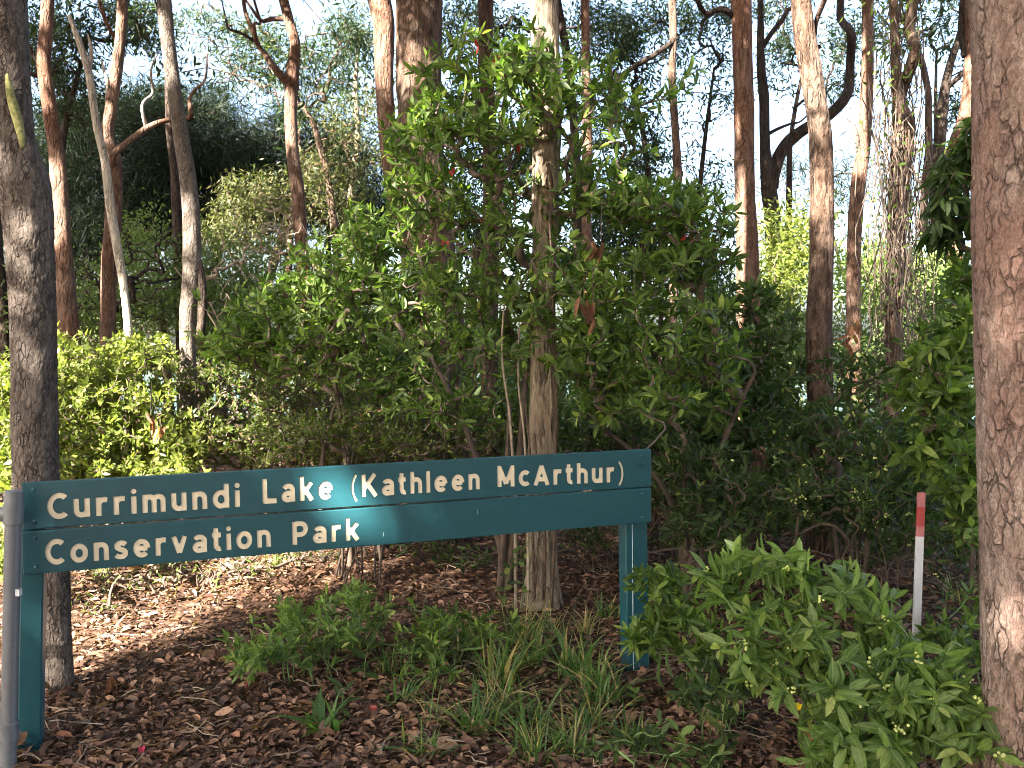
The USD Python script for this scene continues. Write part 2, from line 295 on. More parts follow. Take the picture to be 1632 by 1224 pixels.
def leaf_mesh(pos, axis, nrm, L, W, kind='mid', fold=0.25, droop=0.15, rng=RNG, curl=0.0):
    """Leaves at pos along axis with face normal nrm -> (v, f, rnd index per vertex, rib)."""
    T, f, rib = leaf_template(kind)
    N = len(pos)
    a = unit(axis); n = unit(nrm - (nrm * a).sum(-1, keepdims=True) * a); s = np.cross(n, a)
    L, W = np.broadcast_to(L, N)[:, None, None], np.broadcast_to(W, N)[:, None, None] / 2
    fo = fold * rng.uniform(0.3, 1.6, (N, 1)); dr = droop * rng.uniform(-0.4, 1.8, (N, 1))
    al, ac, li = T[None, :, 0], T[None, :, 1], T[None, :, 2]
    tw = rng.uniform(-1, 1, (N, 1)) * curl
    lift = fo * li * W[..., 0] - dr * al ** 2 * L[..., 0] + tw * ac * W[..., 0] * al
    v = pos[:, None] + a[:, None] * (al * L[..., 0])[..., None] + s[:, None] * (ac * W[..., 0])[..., None] + n[:, None] * lift[..., None]
    nv = T.shape[0]
    return v.reshape(-1, 3), (f[None] + (np.arange(N) * nv)[:, None, None]).reshape(-1, 3), nv, np.tile(rib, N)

def rand_dirs(n, rng):
    return unit(rng.normal(size=(n, 3)))

def blob_points(blobs, rng, shell=2.4):
    """blobs: (px, py, depth, rx px, ry px, rdepth m, count) -> points inside those ellipsoids."""
    out = []
    for px, py, d, rx, ry, rd, n in blobs:
        q = rand_dirs(n, rng) * rng.uniform(0, 1, (n, 1)) ** (1 / shell) * np.where(rng.uniform(size=(n, 1)) < .16, rng.uniform(1.05, 1.5, (n, 1)), 1)
        dd = d + q[:, 1] * rd
        p = P(px + q[:, 0] * rx * d / dd, py - q[:, 2] * ry * d / dd, dd)
        out.append(p)
    p = np.vstack(out)
    g = ground_z(p[:, 0], p[:, 1]) + 0.06
    p[:, 2] = np.maximum(p[:, 2], g + np.abs(rng.normal(size=len(p))) * 0.06 * (p[:, 2] < g))
    return p

def grow(base, tips, rng, K=5, wig=0.10, rtip=0.0025, expo=0.42, down=1.2):
    """Branches from the base points out to every tip; returns paths (N, K+1, 3), radii, tip directions."""
    base = np.atleast_2d(np.asarray(base, float)); nb = len(base)
    order = np.argsort(cKDTree(base).query(tips)[0]); tips = tips[order]
    n = len(tips)
    pos = np.full((nb + n * K, 3), 1e9); pos[:nb] = base
    par = np.full(nb + n * K, -1); paths = np.zeros((n, K + 1), int)
    m = nb
    tt = (np.arange(1, K + 1) / K)[:, None]
    for i, q in enumerate(tips):
        d = pos[:m] - q
        cost = np.sqrt((d * d).sum(1)) + down * np.maximum(d[:, 2], 0)
        j = int(cost.argmin()); a = pos[j]; v = q - a; l = math.sqrt(v @ v)
        b = rng.normal(size=3) * wig * l; b2 = rng.normal(size=3) * wig * 0.5 * l
        w = a + v * tt + b * np.sin(tt * pi) + b2 * np.sin(tt * 2 * pi) + np.array([0, 0, 0.08 * l]) * np.sin(tt * pi)
        pos[m:m + K] = w
        par[m:m + K] = [j, *range(m, m + K - 1)]
        paths[i] = [j, *range(m, m + K)]
        m += K
    cnt = np.ones(len(pos)) * 0.25; cnt[paths[:, -1]] += 1
    for i in range(m - 1, nb - 1, -1): cnt[par[i]] += cnt[i]
    rad = rtip * cnt ** expo
    pr = rad[paths]; pr[:, 0] = np.minimum(pr[:, 0], pr[:, 1] * 1.08)
    pp = pos[paths]
    return pp, pr, tips, unit(pp[:, -1] - pp[:, -3])

def rosettes(tips, dirs, per, L, W, rng, spread=0.7, back=0.12, up=0.25, droop_dir=0.0, size_var=0.3):
    """per leaves round every twig end."""
    n = len(tips)
    idx = np.repeat(np.arange(n), per); m = len(idx)
    k = np.tile(np.arange(per), n)
    d = dirs[idx]
    ref = unit(np.cross(d, np.where(np.abs(d[:, 2:3]) > 0.9, [[1.0, 0, 0]], [[0, 0, 1.0]]))); w = np.cross(d, ref)
    ph = k * 2.39996 + rng.uniform(0, 6.28, n)[idx] + rng.normal(size=m) * 0.3
    rad = np.cos(ph)[:, None] * ref + np.sin(ph)[:, None] * w
    al = spread * (0.55 + 0.75 * k / max(per - 1, 1)) + rng.normal(size=m) * 0.18
    axis = d * np.cos(al)[:, None] + rad * np.sin(al)[:, None] + np.array([0, 0, up - droop_dir]) + rng.normal(size=(m, 3)) * 0.12
    axis = unit(axis)
    pos = tips[idx] - d * (back * k / per)[:, None]
    nrm = d + 0.9 * np.array([0, 0, 1.0]) + rng.normal(size=(m, 3)) * 0.35
    sz = rng.uniform(1 - size_var, 1 + size_var, m) * (0.72 + 0.28 * np.minimum(1, k / per * 2))
    tone = np.clip(rng.beta(2, 2.6, m) + 0.55 * (k < 2) * (rng.uniform(size=n)[idx] < 0.35), 0, 1)
    return pos, axis, nrm, L * sz, W * sz * rng.uniform(0.85, 1.15, m), tone

def put_leaves(parent, mat_, pos, axis, nrm, L, W, tone, kind='fine', single=0, fold=0.25, droop=0.2, rng=RNG, part='leaf', mass='foliage', curl=0.0):
    """The leaves that show largest become parts, the rest one mass."""
    L, W = np.broadcast_to(L, len(pos)), np.broadcast_to(W, len(pos))
    big = np.zeros(len(pos), bool)
    if single:
        x, y, d = pix(pos + axis * (L / 2)[:, None])
        vis = (d > 0.5) & (x > -20) & (x < 1652) & (y > -20) & (y < 1244)
        size = np.where(vis, L / np.maximum(d, 0.3) * (0.7 + 0.6 * np.abs((nrm * unit(CAM - pos)).sum(1))), 0) * rng.uniform(0.75, 1.0, len(pos))
        pick = np.argsort(-size)[:single]; big[pick[size[pick] > 0]] = True
    v, f, nv, rib = leaf_mesh(pos, axis, nrm, L, W, kind, fold, droop, rng, curl)
    T = leaf_template(kind)
    rn = np.repeat(tone, nv)
    if big.any():
        V = v.reshape(-1, nv, 3)
        for i in np.nonzero(big)[0]:
            obj(part, (V[i], T[1]), mat_, parent, smooth=True, prim={'rnd': np.full(nv, tone[i]), 'rib': T[2]})
    if (~big).any():
        keep = np.nonzero(~big)[0]
        v2 = v.reshape(-1, nv, 3)[keep].reshape(-1, 3)
        f2 = (T[1][None] + (np.arange(len(keep)) * nv)[:, None, None]).reshape(-1, 3)
        obj(mass, (v2, f2), mat_, parent, smooth=True, prim={'rnd': np.repeat(tone[keep], nv), 'rib': np.tile(T[2], len(keep))}, kind='stuff' if (single or mass != 'crown') else None)

# ------------------------------------------------------------------ where the photograph shows direct sun: gaps in the canopy keep these rays free
LIT = []
def lit(px, py, d, r, n=1, sx=0, sy=0, rng=np.random.default_rng(5)):
    for i in range(n):
        LIT.append((*P(px + rng.uniform(-sx, sx), py + rng.uniform(-sy, sy), d), r))
def lit_ground(px, py, r):
    LIT.append((*GP(px, py), r))
for y_ in (270, 310): lit(34, y_, 4.3, 0.07)
for y_ in (600, 670): lit(40, y_, 4.3, 0.07)
for a in ((95, 290, 9, .22), (70, 150, 9, .2), (105, 330, 9, .15), (178, 110, 9.5, .25), (168, 205, 9.5, .25), (185, 40, 9.5, .2), (200, 540, 7.5, .22), (203, 620, 7.5, .22), (200, 470, 7.5, .2),
          (268, 60, 8, .2), (272, 110, 8, .18), (303, 340, 8, .18), (305, 390, 8, .2), (250, 205, 9.5, .15), (232, 160, 9.5, .15),
          (468, 225, 12, .25), (470, 180, 12, .2), (462, 50, 12, .2), (608, 25, 9, .34), (614, 70, 9, .3), (620, 105, 9, .2), (680, 135, 8.8, .2), (660, 160, 8.8, .15), (672, 330, 8.8, .15),
          (868, 20, 5.8, .12), (866, 200, 5.8, .12), (866, 260, 5.8, .12), (934, 130, 10, .2), (935, 210, 10, .2), (820, 330, 12, .25),
          (1188, 385, 9, .3), (1190, 420, 9, .3), (1190, 490, 9, .3), (1187, 215, 9, .15), (1280, 50, 7.3, .28), (1290, 100, 7.3, .26), (1298, 140, 7.3, .22), (1306, 330, 7.3, .14), (1312, 300, 7.3, .1),
          (1380, 150, 10, .2), (1378, 200, 10, .2), (1430, 230, 8, .15), (1548, 130, 12, .3), (1540, 190, 12, .25), (1522, 330, 12, .3), (1530, 380, 12, .3), (1475, 340, 13, .2), (1480, 380, 13, .2),
          (1073, 420, 10, .2), (1074, 460, 10, .2), (1180, 660, 9, .16), (1215, 690, 9, .12), (1233, 640, 9.4, .12), (1040, 690, 12, .25), (555, 250, 17, .3), (525, 330, 17, .3)): lit(*a)
lit(180, 650, 7, .45, 40, 100, 90); lit(30, 680, 6.5, .4, 10, 40, 80); lit(430, 690, 9, .28, 16, 170, 40); lit(560, 720, 12, .3, 8, 60, 12)
lit(150, 420, 24, 1.2, 8, 60, 60); lit(480, 120, 17, .7, 10, 90, 100); lit(540, 60, 17, .6, 5, 40, 60); lit(430, 330, 16, .7, 6, 60, 60)
lit(1265, 400, 13, .6, 10, 40, 60); lit(1430, 440, 12, .5, 6, 50, 40); lit(1500, 420, 11, .4, 4, 40, 40)
for a in ((140, 1000), (190, 975), (250, 945), (300, 930), (350, 915), (180, 930), (240, 905), (130, 960), (320, 895), (400, 898), (430, 890), (480, 880), (120, 1010), (150, 930), (120, 920), (210, 960), (280, 915), (170, 1000), (110, 985), (380, 905), (140, 900), (300, 900), (560, 900), (600, 870), (680, 865)):
    lit_ground(*a, 0.5 if a[0] < 450 else 0.12)
lit(505, 775, 4.0, .11); lit(540, 800, 4.04, .13); lit(575, 822, 4.08, .12); lit(610, 800, 4.1, .10); lit(630, 835, 4.13, .10); lit(470, 785, 3.98, .05); lit(700, 825, 4.2, .06)
_r = np.random.default_rng(77)
for _ in range(45):
    lit(_r.uniform(450, 1150), _r.uniform(60, 640), _r.uniform(5.2, 7), _r.uniform(.05, .14))
for _ in range(8):
    lit(_r.uniform(1180, 1560), _r.uniform(380, 820), _r.uniform(5, 8), _r.uniform(.05, .12))
LIT = np.array(LIT)

def in_gap(p, soft=1.0):
    """True for points that would shade one of the sunlit spots."""
    out = np.zeros(len(p), bool)
    for c in range(0, len(p), 20000):
        q = p[c:c + 20000, None] - LIT[None, :, :3]
        t = q @ SUN
        d2 = (q * q).sum(-1) - t * t
        out[c:c + 20000] = ((t > 0.9) & (d2 < (soft * LIT[None, :, 3]) ** 2)).any(1)
    return out
# ================================================================== SETTING
def axis_pts(segs):
    return np.concatenate([np.linspace(a, b, n, endpoint=False) for a, b, n in segs] + [[segs[-1][1]]])
gx = axis_pts([(-700, -60, 16), (-60, -12, 40), (-12, 12, 200), (12, 60, 40), (60, 700, 16)])
gy = axis_pts([(-200, -10, 20), (-10, 2, 40), (2, 14, 150), (14, 40, 80), (40, 160, 20), (160, 260, 20), (260, 1500, 10)])
GX, GY = np.meshgrid(gx, gy)
V = np.stack([GX, GY, ground_z(GX, GY)], -1).reshape(-1, 3)
i, j = np.meshgrid(np.arange(len(gy) - 1), np.arange(len(gx) - 1), indexing='ij'); n_ = len(gx)
Q = np.stack([i * n_ + j, i * n_ + j + 1, (i + 1) * n_ + j + 1, (i + 1) * n_ + j], -1).reshape(-1, 4)
obj('ground', (V, Q), 'soil', smooth=True, kind='structure')
obj('lake', (np.array([[-600, 21, -0.95], [600, 21, -0.95], [600, 196, -0.95], [-600, 196, -0.95]], float), np.array([[0, 1, 2, 3]])), 'lake_water', kind='structure')
# trees on the far shore: one mass
def far_shore():
    rng = np.random.default_rng(4)
    n = 500
    x = rng.uniform(-260, 260, n); y = rng.uniform(178, 205, n); h = rng.uniform(2.2, 5.0, n) * (0.7 + 0.6 * meshkit.noise(np.stack([x * 0.03, 0 * x, 0 * x], -1), 2))
    c = np.repeat(np.stack([x, y, ground_z(x, y) + h * 0.5], -1), 70, 0)
    p = c + rand_dirs(len(c), rng) * np.stack([np.repeat(h, 70) * 0.75] * 2 + [np.repeat(h, 70) * 0.55], -1) * rng.uniform(0.6, 1, (len(c), 1))
    ax = rand_dirs(len(p), rng)
    v, f, nv, rib = leaf_mesh(p, ax, rand_dirs(len(p), rng), 1.1, 0.8, 'far', rng=rng)
    obj('far_shore_trees', (v, f), 'olive_leaf', prim={'rnd': np.repeat(rng.uniform(0, 1, len(p)), nv), 'rib': rib}, kind='stuff', label='distant low line of trees on the far lake shore', cat='trees')
far_shore()

# ================================================================== SIGN
STROKE = 0.215
def arc(cx, cy, rx, ry, a0, a1, n=22):
    a = np.radians(np.linspace(a0, a1, n)); return [(cx + rx * cos(t), cy + ry * sin(t)) for t in a]
H_ = STROKE / 2
GLYPH = {
    'C': [arc(.42, .5, .335, .408, 47, 313, 36)],
    'u': [[(.1, .74), (.1, .31)] + arc(.295, .29, .195, .195, 180, 360) + [(.49, .31)], [(.49, .74), (.49, 0)]],
    'r': [[(.1, 0), (.1, .74)], [(.1, .40)] + arc(.31, .42, .21, .225, 170, 78) + [(.43, .63)]],
    'i': [[(.1, 0), (.1, .70)], 'dot'],
    'm': [[(.1, 0), (.1, .74)], [(.1, .42)] + arc(.27, .46, .17, .187, 175, 0) + [(.44, 0)], [(.44, .42)] + arc(.61, .46, .17, .187, 175, 0) + [(.78, 0)]],
    'n': [[(.1, 0), (.1, .74)], [(.1, .42)] + arc(.295, .45, .195, .197, 175, 0) + [(.49, 0)]],
    'd': [arc(.33, .37, .235, .278, 0, 360, 40), [(.55, 0), (.55, 1)]],
    'L': [[(.1, 1), (.1, .092), (.62, .092)]],
    'a': [arc(.28, .46, .205, .187, 152, 0) + [(.485, 0)], arc(.275, .225, .195, .135, 0, 360, 36)],
    'k': [[(.1, 0), (.1, 1)], [(.52, .74), (.14, .30)], [(.25, .44), (.54, 0)]],
    'e': [arc(.33, .37, .235, .278, 0, 318, 36), [(.1, .37), (.56, .37)]],
    '(': [('thin', arc(.62, .42, .52, .74, 128, 232))], ')': [('thin', arc(-.30, .42, .52, .74, 52, -52))],
    'K': [[(.1, 0), (.1, 1)], [(.66, 1), (.13, .38)], [(.28, .58), (.70, 0)]],
    't': [[(.2, .97), (.2, .26)] + arc(.35, .235, .15, .143, 180, 290), [(.03, .67), (.42, .67)]],
    'h': [[(.1, 0), (.1, 1)], [(.1, .42)] + arc(.295, .45, .195, .197, 175, 0) + [(.49, 0)]],
    'l': [[(.1, 0), (.1, 1)]],
    'M': [[(.1, 0), (.1, 1)], [(.1, .94), (.43, .14)], [(.43, .14), (.76, .94)], [(.76, 0), (.76, 1)]],
    'c': [arc(.33, .37, .235, .278, 46, 314, 30)],
    'A': [[(.07, 0), (.39, .94)], [(.39, .94), (.71, 0)], [(.2, .29), (.58, .29)]],
    'o': [arc(.33, .37, .24, .278, 0, 360, 40)],
    's': [[(.47, .565), (.40, .625), (.29, .648), (.18, .63), (.115, .565), (.125, .47), (.20, .415), (.29, .375), (.39, .335), (.445, .265), (.435, .17), (.36, .105), (.26, .092), (.15, .11), (.065, .175)]],
    'v': [[(.06, .74), (.29, .06)], [(.29, .06), (.52, .74)]],
    'P': [[(.1, 0), (.1, 1)], [(.1, .908), (.36, .908)] + arc(.36, .67, .225, .238, 90, -90) + [(.1, .432)]],
}
def glyph(ch):
    parts = []
    for s in GLYPH[ch]:
        if s == 'dot': parts.append(Point(.1, .90).buffer(.112)); continue
        w = STROKE
        if s[0] == 'thin': w, s = STROKE * .55, s[1]
        parts.append(LineString(s).buffer(w / 2, cap_style='flat', join_style='round'))
    g = unary_union(parts)
    return g.buffer(-.022).buffer(.044).buffer(-.022).simplify(.003)

pL0, pL1, pR0 = P(34, 770, 3.60), P(34, 918, 3.60), P(1038, 716, 4.56)
U = pR0 - pL0; SL = np.linalg.norm(U); U = U / SL
Vv = np.array([0, 0, 1.0]); Vv = unit(Vv - (Vv @ U) * U); Wn = np.cross(U, Vv)
if Wn @ (CAM - pL0) < 0: Wn = -Wn
SH = float((pL0 - pL1) @ Vv)
M_SIGN = np.eye(4); M_SIGN[:3, 0], M_SIGN[:3, 1], M_SIGN[:3, 2], M_SIGN[:3, 3] = U, Vv, np.cross(U, Vv), pL0 - Vv * SH
def to_sign(px, py):
    """Photograph pixel on the sign's front plane -> (u, v) in metres from its lower left corner."""
    o, dr = CAM, P(px, py, 1.0) - CAM
    n = M_SIGN[:3, 2]; t = ((M_SIGN[:3, 3] - o) @ n) / (dr @ n); q = o + dr * t - M_SIGN[:3, 3]
    return q @ U, q @ Vv
def sgn(mesh):
    v, f, _ = meshkit.arrays(mesh); return (v @ M_SIGN[:3, :3].T + M_SIGN[:3, 3], f)

def word_shape(word, px0, px1, py_base, py_top):
    """The word fitted between two pixels of the photograph, cap height from the pixels at its first letter."""
    u0, vb = to_sign(px0, py_base[0]); u1, vb1 = to_sign(px1, py_base[1])
    cap = to_sign(px0, py_top)[1] - vb
    x, gs = 0, []
    for ch in word:
        g = glyph(ch); b = g.bounds
        gs.append(affinity.translate(g, x - b[0], 0)); x += b[2] - b[0] + 0.20
    s = unary_union(gs); s = affinity.translate(s, -s.bounds[0], 0)
    s = affinity.scale(s, (u1 - u0) / s.bounds[2], cap, origin=(0, 0))
    sl = (vb1 - vb) / (u1 - u0)
    return affinity.affine_transform(s, [1, 0, sl, 1, u0, vb])

def rbox(x0, x1, y0, y1, z0, z1, c=0.003):
    pts = [(x + sx * (c if a != 0 else 0), y + sy * (c if a != 1 else 0), z + sz * (c if a != 2 else 0)) for x, sx in ((x0, 1), (x1, -1)) for y, sy in ((y0, 1), (y1, -1)) for z, sz in ((z0, 1), (z1, -1)) for a in range(3)]
    return m3.Manifold.hull_points(np.array(pts))

def polys(s):
    return list(getattr(s, 'geoms', [s]))
def prism(s, z0, z1):
    out = m3.Manifold()
    for g in polys(s):
        rings = [np.array(g.exterior.coords)[:-1]] + [np.array(r.coords)[:-1] for r in g.interiors]
        out += m3.Manifold.extrude(m3.CrossSection(rings, m3.FillRule.EvenOdd), z1 - z0).translate((0, 0, z0))
    return out

BT = 0.034                                  # board thickness
v_top1, v_bot1, v_top2 = SH, to_sign(35, 844.5)[1], to_sign(33, 848)[1]
sign = thing('park_name_sign', 'teal painted timber board sign with cream letters reading Currimundi Lake Conservation Park', 'sign')
line1 = unary_union([word_shape('Currimundi', 75, 383, (828, 808), 787), word_shape('Lake', 418.5, 531, (803, 795), 763.5), word_shape('(Kathleen', 560, 765, (793.5, 780), 757.5), word_shape('McArthur)', 793, 994, (776.5, 768), 742.5)])
line2 = unary_union([word_shape('Conservation', 72, 432, (901, 871.5), 860.5), word_shape('Park', 466, 573, (869, 860.5), 832)])
def dome(u, v, r=0.0085, h=0.0055):
    a = np.linspace(0, pi / 2, 6)
    return trimesh.creation.revolve(np.stack([r * np.cos(a), h * np.sin(a)], -1)[::1], sections=16).apply_translation((u, v, 0.0002))
for nm, v0, v1, line, uoff, uoff2 in (('upper_board', v_bot1, v_top1, line1, 0.0, 0.0), ('lower_board', 0.0, v_top2, line2, -0.006, -0.002)):
    board = rbox(uoff, SL + uoff2, v0, v1, -BT, 0, 0.0035) - prism(line, -0.0065, 0.01)
    b = obj(nm, sgn(board), 'teal_paint', sign)
    for g in polys(line):
        obj('letter', sgn(prism(g.buffer(-0.0006), -0.0072, -0.0035)), 'cream_paint', b)
    hgt = v1 - v0
    for u in (0.045, SL - 0.055):
        for f_ in (0.16, 0.84):
            obj('bolt', sgn(dome(u, v0 + f_ * hgt)), 'teal_paint', b, smooth=50)
    for (pu, pv, l) in (((1.99, .11, .028), (1.52, .04, .02)) if nm == 'lower_board' else ()):
        obj('scratch', sgn(rbox(pu, pu + .0016, pv, pv + l, -0.001, 0.0006, 0.0003)), 'pale_scratch', b)
def post(pxa, pxb, py_top, base_px, d_off, lean):
    u0, u1 = to_sign(pxa, py_top)[0], to_sign(pxb, py_top)[0]
    w = 0.09
    m_ = rbox(u0, u1, -2.2, SH - 0.03, -BT - 0.002 - w, -BT - 0.002, 0.006)
    v, f, _ = meshkit.arrays(m_)
    v = v.copy(); v[:, 0] += lean * (v[:, 1] - SH) * -1
    return v @ M_SIGN[:3, :3].T + M_SIGN[:3, 3], f, (u0, u1)
for a in ((36, 74, 925, 1200, 0, -0.030), (1000.5, 1036, 845, 1045, 0, 0.0)):
    v, f, uu = post(*a)
    low = v[:, 2] < 0.4
    v[low, 2] = np.where(v[low, 2] < 0.4, ground_z(v[low, 0], v[low, 1]) - 0.3, v[low, 2])
    pp = obj('post', (v, f), 'teal_paint', sign)
    if a[0] > 500:
        us = to_sign(1012.5, 900)[0]
        obj('pale_edge_line', sgn(rbox(us, us + 0.0035, -1.02, -0.012, -BT - 0.004, -BT - 0.0005, 0.0004)), 'pale_scratch', pp)

# ------------------------------------------------------------------ galvanised pipe post with rail, at the left edge
def lathe(profile, base, axis_top, sections=32):
    m = trimesh.creation.revolve(np.asarray(profile), sections=sections)
    z = unit(np.asarray(axis_top) - base); x = unit(np.cross([0, 1.0, 0], z)); y = np.cross(z, x)
    T = np.eye(4); T[:3, 0], T[:3, 1], T[:3, 2], T[:3, 3] = x, y, z, base
    return m.apply_transform(T)
fence = thing('pipe_fence', 'grey galvanised pipe fence post and rail beside the left end of the sign', 'fence')
pb = P(12, 1205, 3.48); pb = on_ground(pb); pt = P(22, 786, 3.48)
hp = np.linalg.norm(pt - pb)
obj('pipe_post', lathe([(0.001, -0.4), (0.031, -0.4), (0.031, hp - .005), (0.029, hp), (0.001, hp)], pb, pt), 'galvanised', fence, smooth=40)
obj('cap_fitting', lathe([(0.0312, hp - .125), (0.0375, hp - .122), (0.0375, hp - .045), (0.0355, hp - .040), (0.0355, hp - .012), (0.034, hp + .006), (0.026, hp + .012), (0.001, hp + .014)], pb, pt), 'galvanised', fence, smooth=40)
obj('collar', lathe([(0.0312, .135), (0.0385, .138), (0.0385, .150), (0.0365, .154), (0.0365, .192), (0.0385, .196), (0.0385, .208), (0.0312, .212)], pb, pt), 'galvanised', fence, smooth=40)
rail0 = pb + (pt - pb) * ((hp - .085) / hp); rail1 = rail0 + np.array([-2.6, -0.25, 0.0])
obj('rail', tubes([np.linspace(rail0, rail1, 4)], [[0.0242] * 4], 24), 'galvanised', fence, smooth=40)
obj('rail_socket', tubes([np.linspace(rail0 + unit(rail1 - rail0) * .02, rail0 + unit(rail1 - rail0) * .085, 4)], [[0.030] * 4], 24), 'galvanised', fence, smooth=40)
bc = pb + (pt - pb) * ((hp - .40) / hp) + np.array([0.030, -0.008, 0])
obj('clamp_bolt', trimesh.creation.box((0.022, 0.022, 0.026)).apply_translation(bc), 'white_paint', fence)
obj('footing', lathe([(0.0315, -0.15), (0.12, -0.15), (0.12, 0.012), (0.105, 0.03), (0.0315, 0.035)], pb + np.array([-0.03, -0.06, 0]), pb + np.array([-.03, -.06, 1])), 'concrete', fence, smooth=30)

# ------------------------------------------------------------------ white stake with a red top
stake = thing('marker_stake', 'thin white timber stake with red painted top behind the berry shrub', 'stake')
s0, s1 = on_ground(P(1456.5, 1110, 4.2)), P(1468.5, 785, 4.2)
sa = unit(s1 - s0); sx = unit(np.cross(sa, [0, 1.0, 0])); sy = np.cross(sx, sa)
def stick(h0, h1, w, t):
    v, f, _ = meshkit.arrays(rbox(-w / 2, w / 2, -t / 2, t / 2, h0, h1, 0.0015)); return v[:, :1] * sx + v[:, 1:2] * sy + v[:, 2:] * sa + s0, f
LS = np.linalg.norm(s1 - s0)
obj('stake_shaft', stick(-0.25, LS - .215, .036, .018), 'white_paint', stake)
obj('worn_band', stick(LS - .215, LS - .165, .036, .0178), 'faded_red', stake)
obj('red_top', stick(LS - .165, LS - .07, .036, .018), 'red_paint', stake)
obj('faded_tip', stick(LS - .07, LS, .0358, .018), 'faded_red', stake)

# ================================================================== TREES
def img_path(pts, d0, d1=None, zig=0.0, rng=RNG):
    """pts: (px, py, half width px) from bottom to top; depth from d0 to d1."""
    pts = np.asarray(pts, float); d = np.linspace(d0, d1 or d0, len(pts)); return P(pts[:, 0], pts[:, 1], d), pts[:, 2] / F * d

TRUNK_NODES = {}
def img_tree(name, label, cat, bark, pts, d, base_py=None, top_z=9.5, crown=None, branches=(), k=20, seed=1, step=0.06, lump=0.08, ridge=0.04, plates=None, flare=0.5, jag=0.0, species='gum_leaf',
             crown_n=110, crown_r=(2.3, 1.7), L=0.17, W=0.06, per=44, extend=True, part='trunk', parent=None, group=None, leafy=True):
    rng = np.random.default_rng(seed)
    c, r = img_path(pts, *(d if isinstance(d, tuple) else (d,)))
    if base_py is not False:                       # carry the trunk down to the ground
        g = on_ground(c[0] + np.array([0, 0, 0])); g = g + (c[0] - c[1]) * np.array([1, 1, 0]) * min(1.0, (c[0][2] - g[2]) / max(c[1][2] - c[0][2], .3)) * 0.5
        g = on_ground(g) - np.array([0, 0, 0.15])
        if c[0][2] - g[2] > 0.2: c = np.vstack([g, c]); r = np.concatenate([[r[0] * 1.12], r])
    if top_z == 9.5: top_z = max(top_z, 1.66 + 0.45 * c[-1][1] + 3.6)
    if extend and c[-1][2] < top_z:
        dv = unit(c[-1] - c[-2]); dv[2] = max(dv[2], 0.8); n = 3
        add = [c[-1] + dv * (top_z - c[-1][2]) / dv[2] * f_ + np.append(rng.normal(size=2) * 0.15 * f_, 0) for f_ in (0.4, 0.75, 1.0)]
        c = np.vstack([c, add]); r = np.concatenate([r, r[-1] * np.array([0.85, 0.6, 0.3])])
    t = thing(name, label, cat, group) if parent is None else parent
    m, cc, rr = trunk_mesh(c, r, k, step, seed, lump, ridge, flare, plates, jag)
    obj(part, m, bark, t, smooth=True)
    nodes = [cc[cc[:, 2] > 0.55 * top_z]] if extend else []
    for b in branches:
        bp, brk, ext = b[0], (b[1] if len(b) > 1 and b[1] else bark), (b[2] if len(b) > 2 else 0)
        bc_, br_ = img_path(bp, *(d if isinstance(d, tuple) else (d,)))
        bc_[1:-1, 1] += rng.normal(size=max(0, len(bc_) - 2)) * 0.10
        if ext:
            dv = unit(bc_[-1] - bc_[-2]) + np.array([0, 0, .4]); bc_ = np.vstack([bc_, bc_[-1] + unit(dv) * ext]); br_ = np.append(br_, br_[-1] * .4)
            nodes.append(bc_[-1:])
        obj('branch', trunk_mesh(bc_, br_, 10, 0.06, seed + 3, 0.12, 0.04, 0)[0], brk, t, smooth=True)
    if extend and leafy:
        top = cc[-1]; nn = np.vstack(nodes)
        q = rand_dirs(crown_n, rng) * rng.uniform(0, 1, (crown_n, 1)) ** 0.4 * np.array([crown_r[0], crown_r[0], crown_r[1]])
        tips = top + np.array([0, 0, 0.2]) + q
        tips = tips[~in_gap(tips, 0.8)]
        pp, pr, tips, dirs = grow(nn, tips, rng, rtip=0.006, wig=0.14)
        obj('limbs', tubes(pp, pr, 5), bark, t, smooth=True)
        n = len(tips) * per
        pos = np.repeat(tips, per, 0) + rng.normal(size=(n, 3)) * np.array([.3, .3, .22])
        keep = ~in_gap(pos); pos = pos[keep]; n = len(pos)
        ax = unit(rand_dirs(n, rng) * 0.8 + np.array([0, 0, -0.7]))
        put_leaves(t, species, pos, ax, rand_dirs(n, rng), L * rng.uniform(.7, 1.3, n), W, rng.beta(2, 2.5, n), 'far', rng=rng, mass='crown')
    return t, cc

# near pair
t1, _ = img_tree('gum_tree', 'thick grey rough-barked trunk rising just behind the sign post at far left', 'tree', 'grey_bark',
    [(94, 1040, 19), (80, 900, 27), (58, 760, 34), (54, 600, 34), (49, 408, 35), (40, 300, 38), (22, 225, 32), (14, 120, 31), (8, 0, 33)], (4.36, 4.3), top_z=9, k=150, step=0.012, seed=21, ridge=0.03, plates=(0.026, 0.0042, 0.5), flare=0.3, crown_n=330, crown_r=(3.6, 1.7))
sc = [P(34 - 6, 125, 4.08), P(24, 160, 4.05), P(33, 200, 4.05), (P(36, 232, 4.04))]
obj('green_lichen_streak', tubes([spline(np.array([P(11, 118, 4.19), P(19, 160, 4.18), P(29, 195, 4.18), P(36, 235, 4.16)]), 24)], [0.001 + 0.022 * np.sin(np.linspace(0.1, 2.9, 24)) ** .7], 10), 'moss_streak', t1, smooth=True)
img_tree('gum_tree', 'broad pinkish scaly-barked trunk filling the right edge nearest the viewer', 'tree', 'pink_bark',
    [(1676, 1330, 96), (1672, 1100, 92), (1667, 1000, 91), (1659, 800, 89), (1652, 600, 88), (1646, 300, 88), (1646, 0, 88), (1646, -300, 86)], 3.0, top_z=9.5, k=260, step=0.009, seed=5, lump=0.03, ridge=0.012, plates=(0.036, 0.0050, 0.33), flare=0.12, crown_n=330, crown_r=(3.6, 1.7))
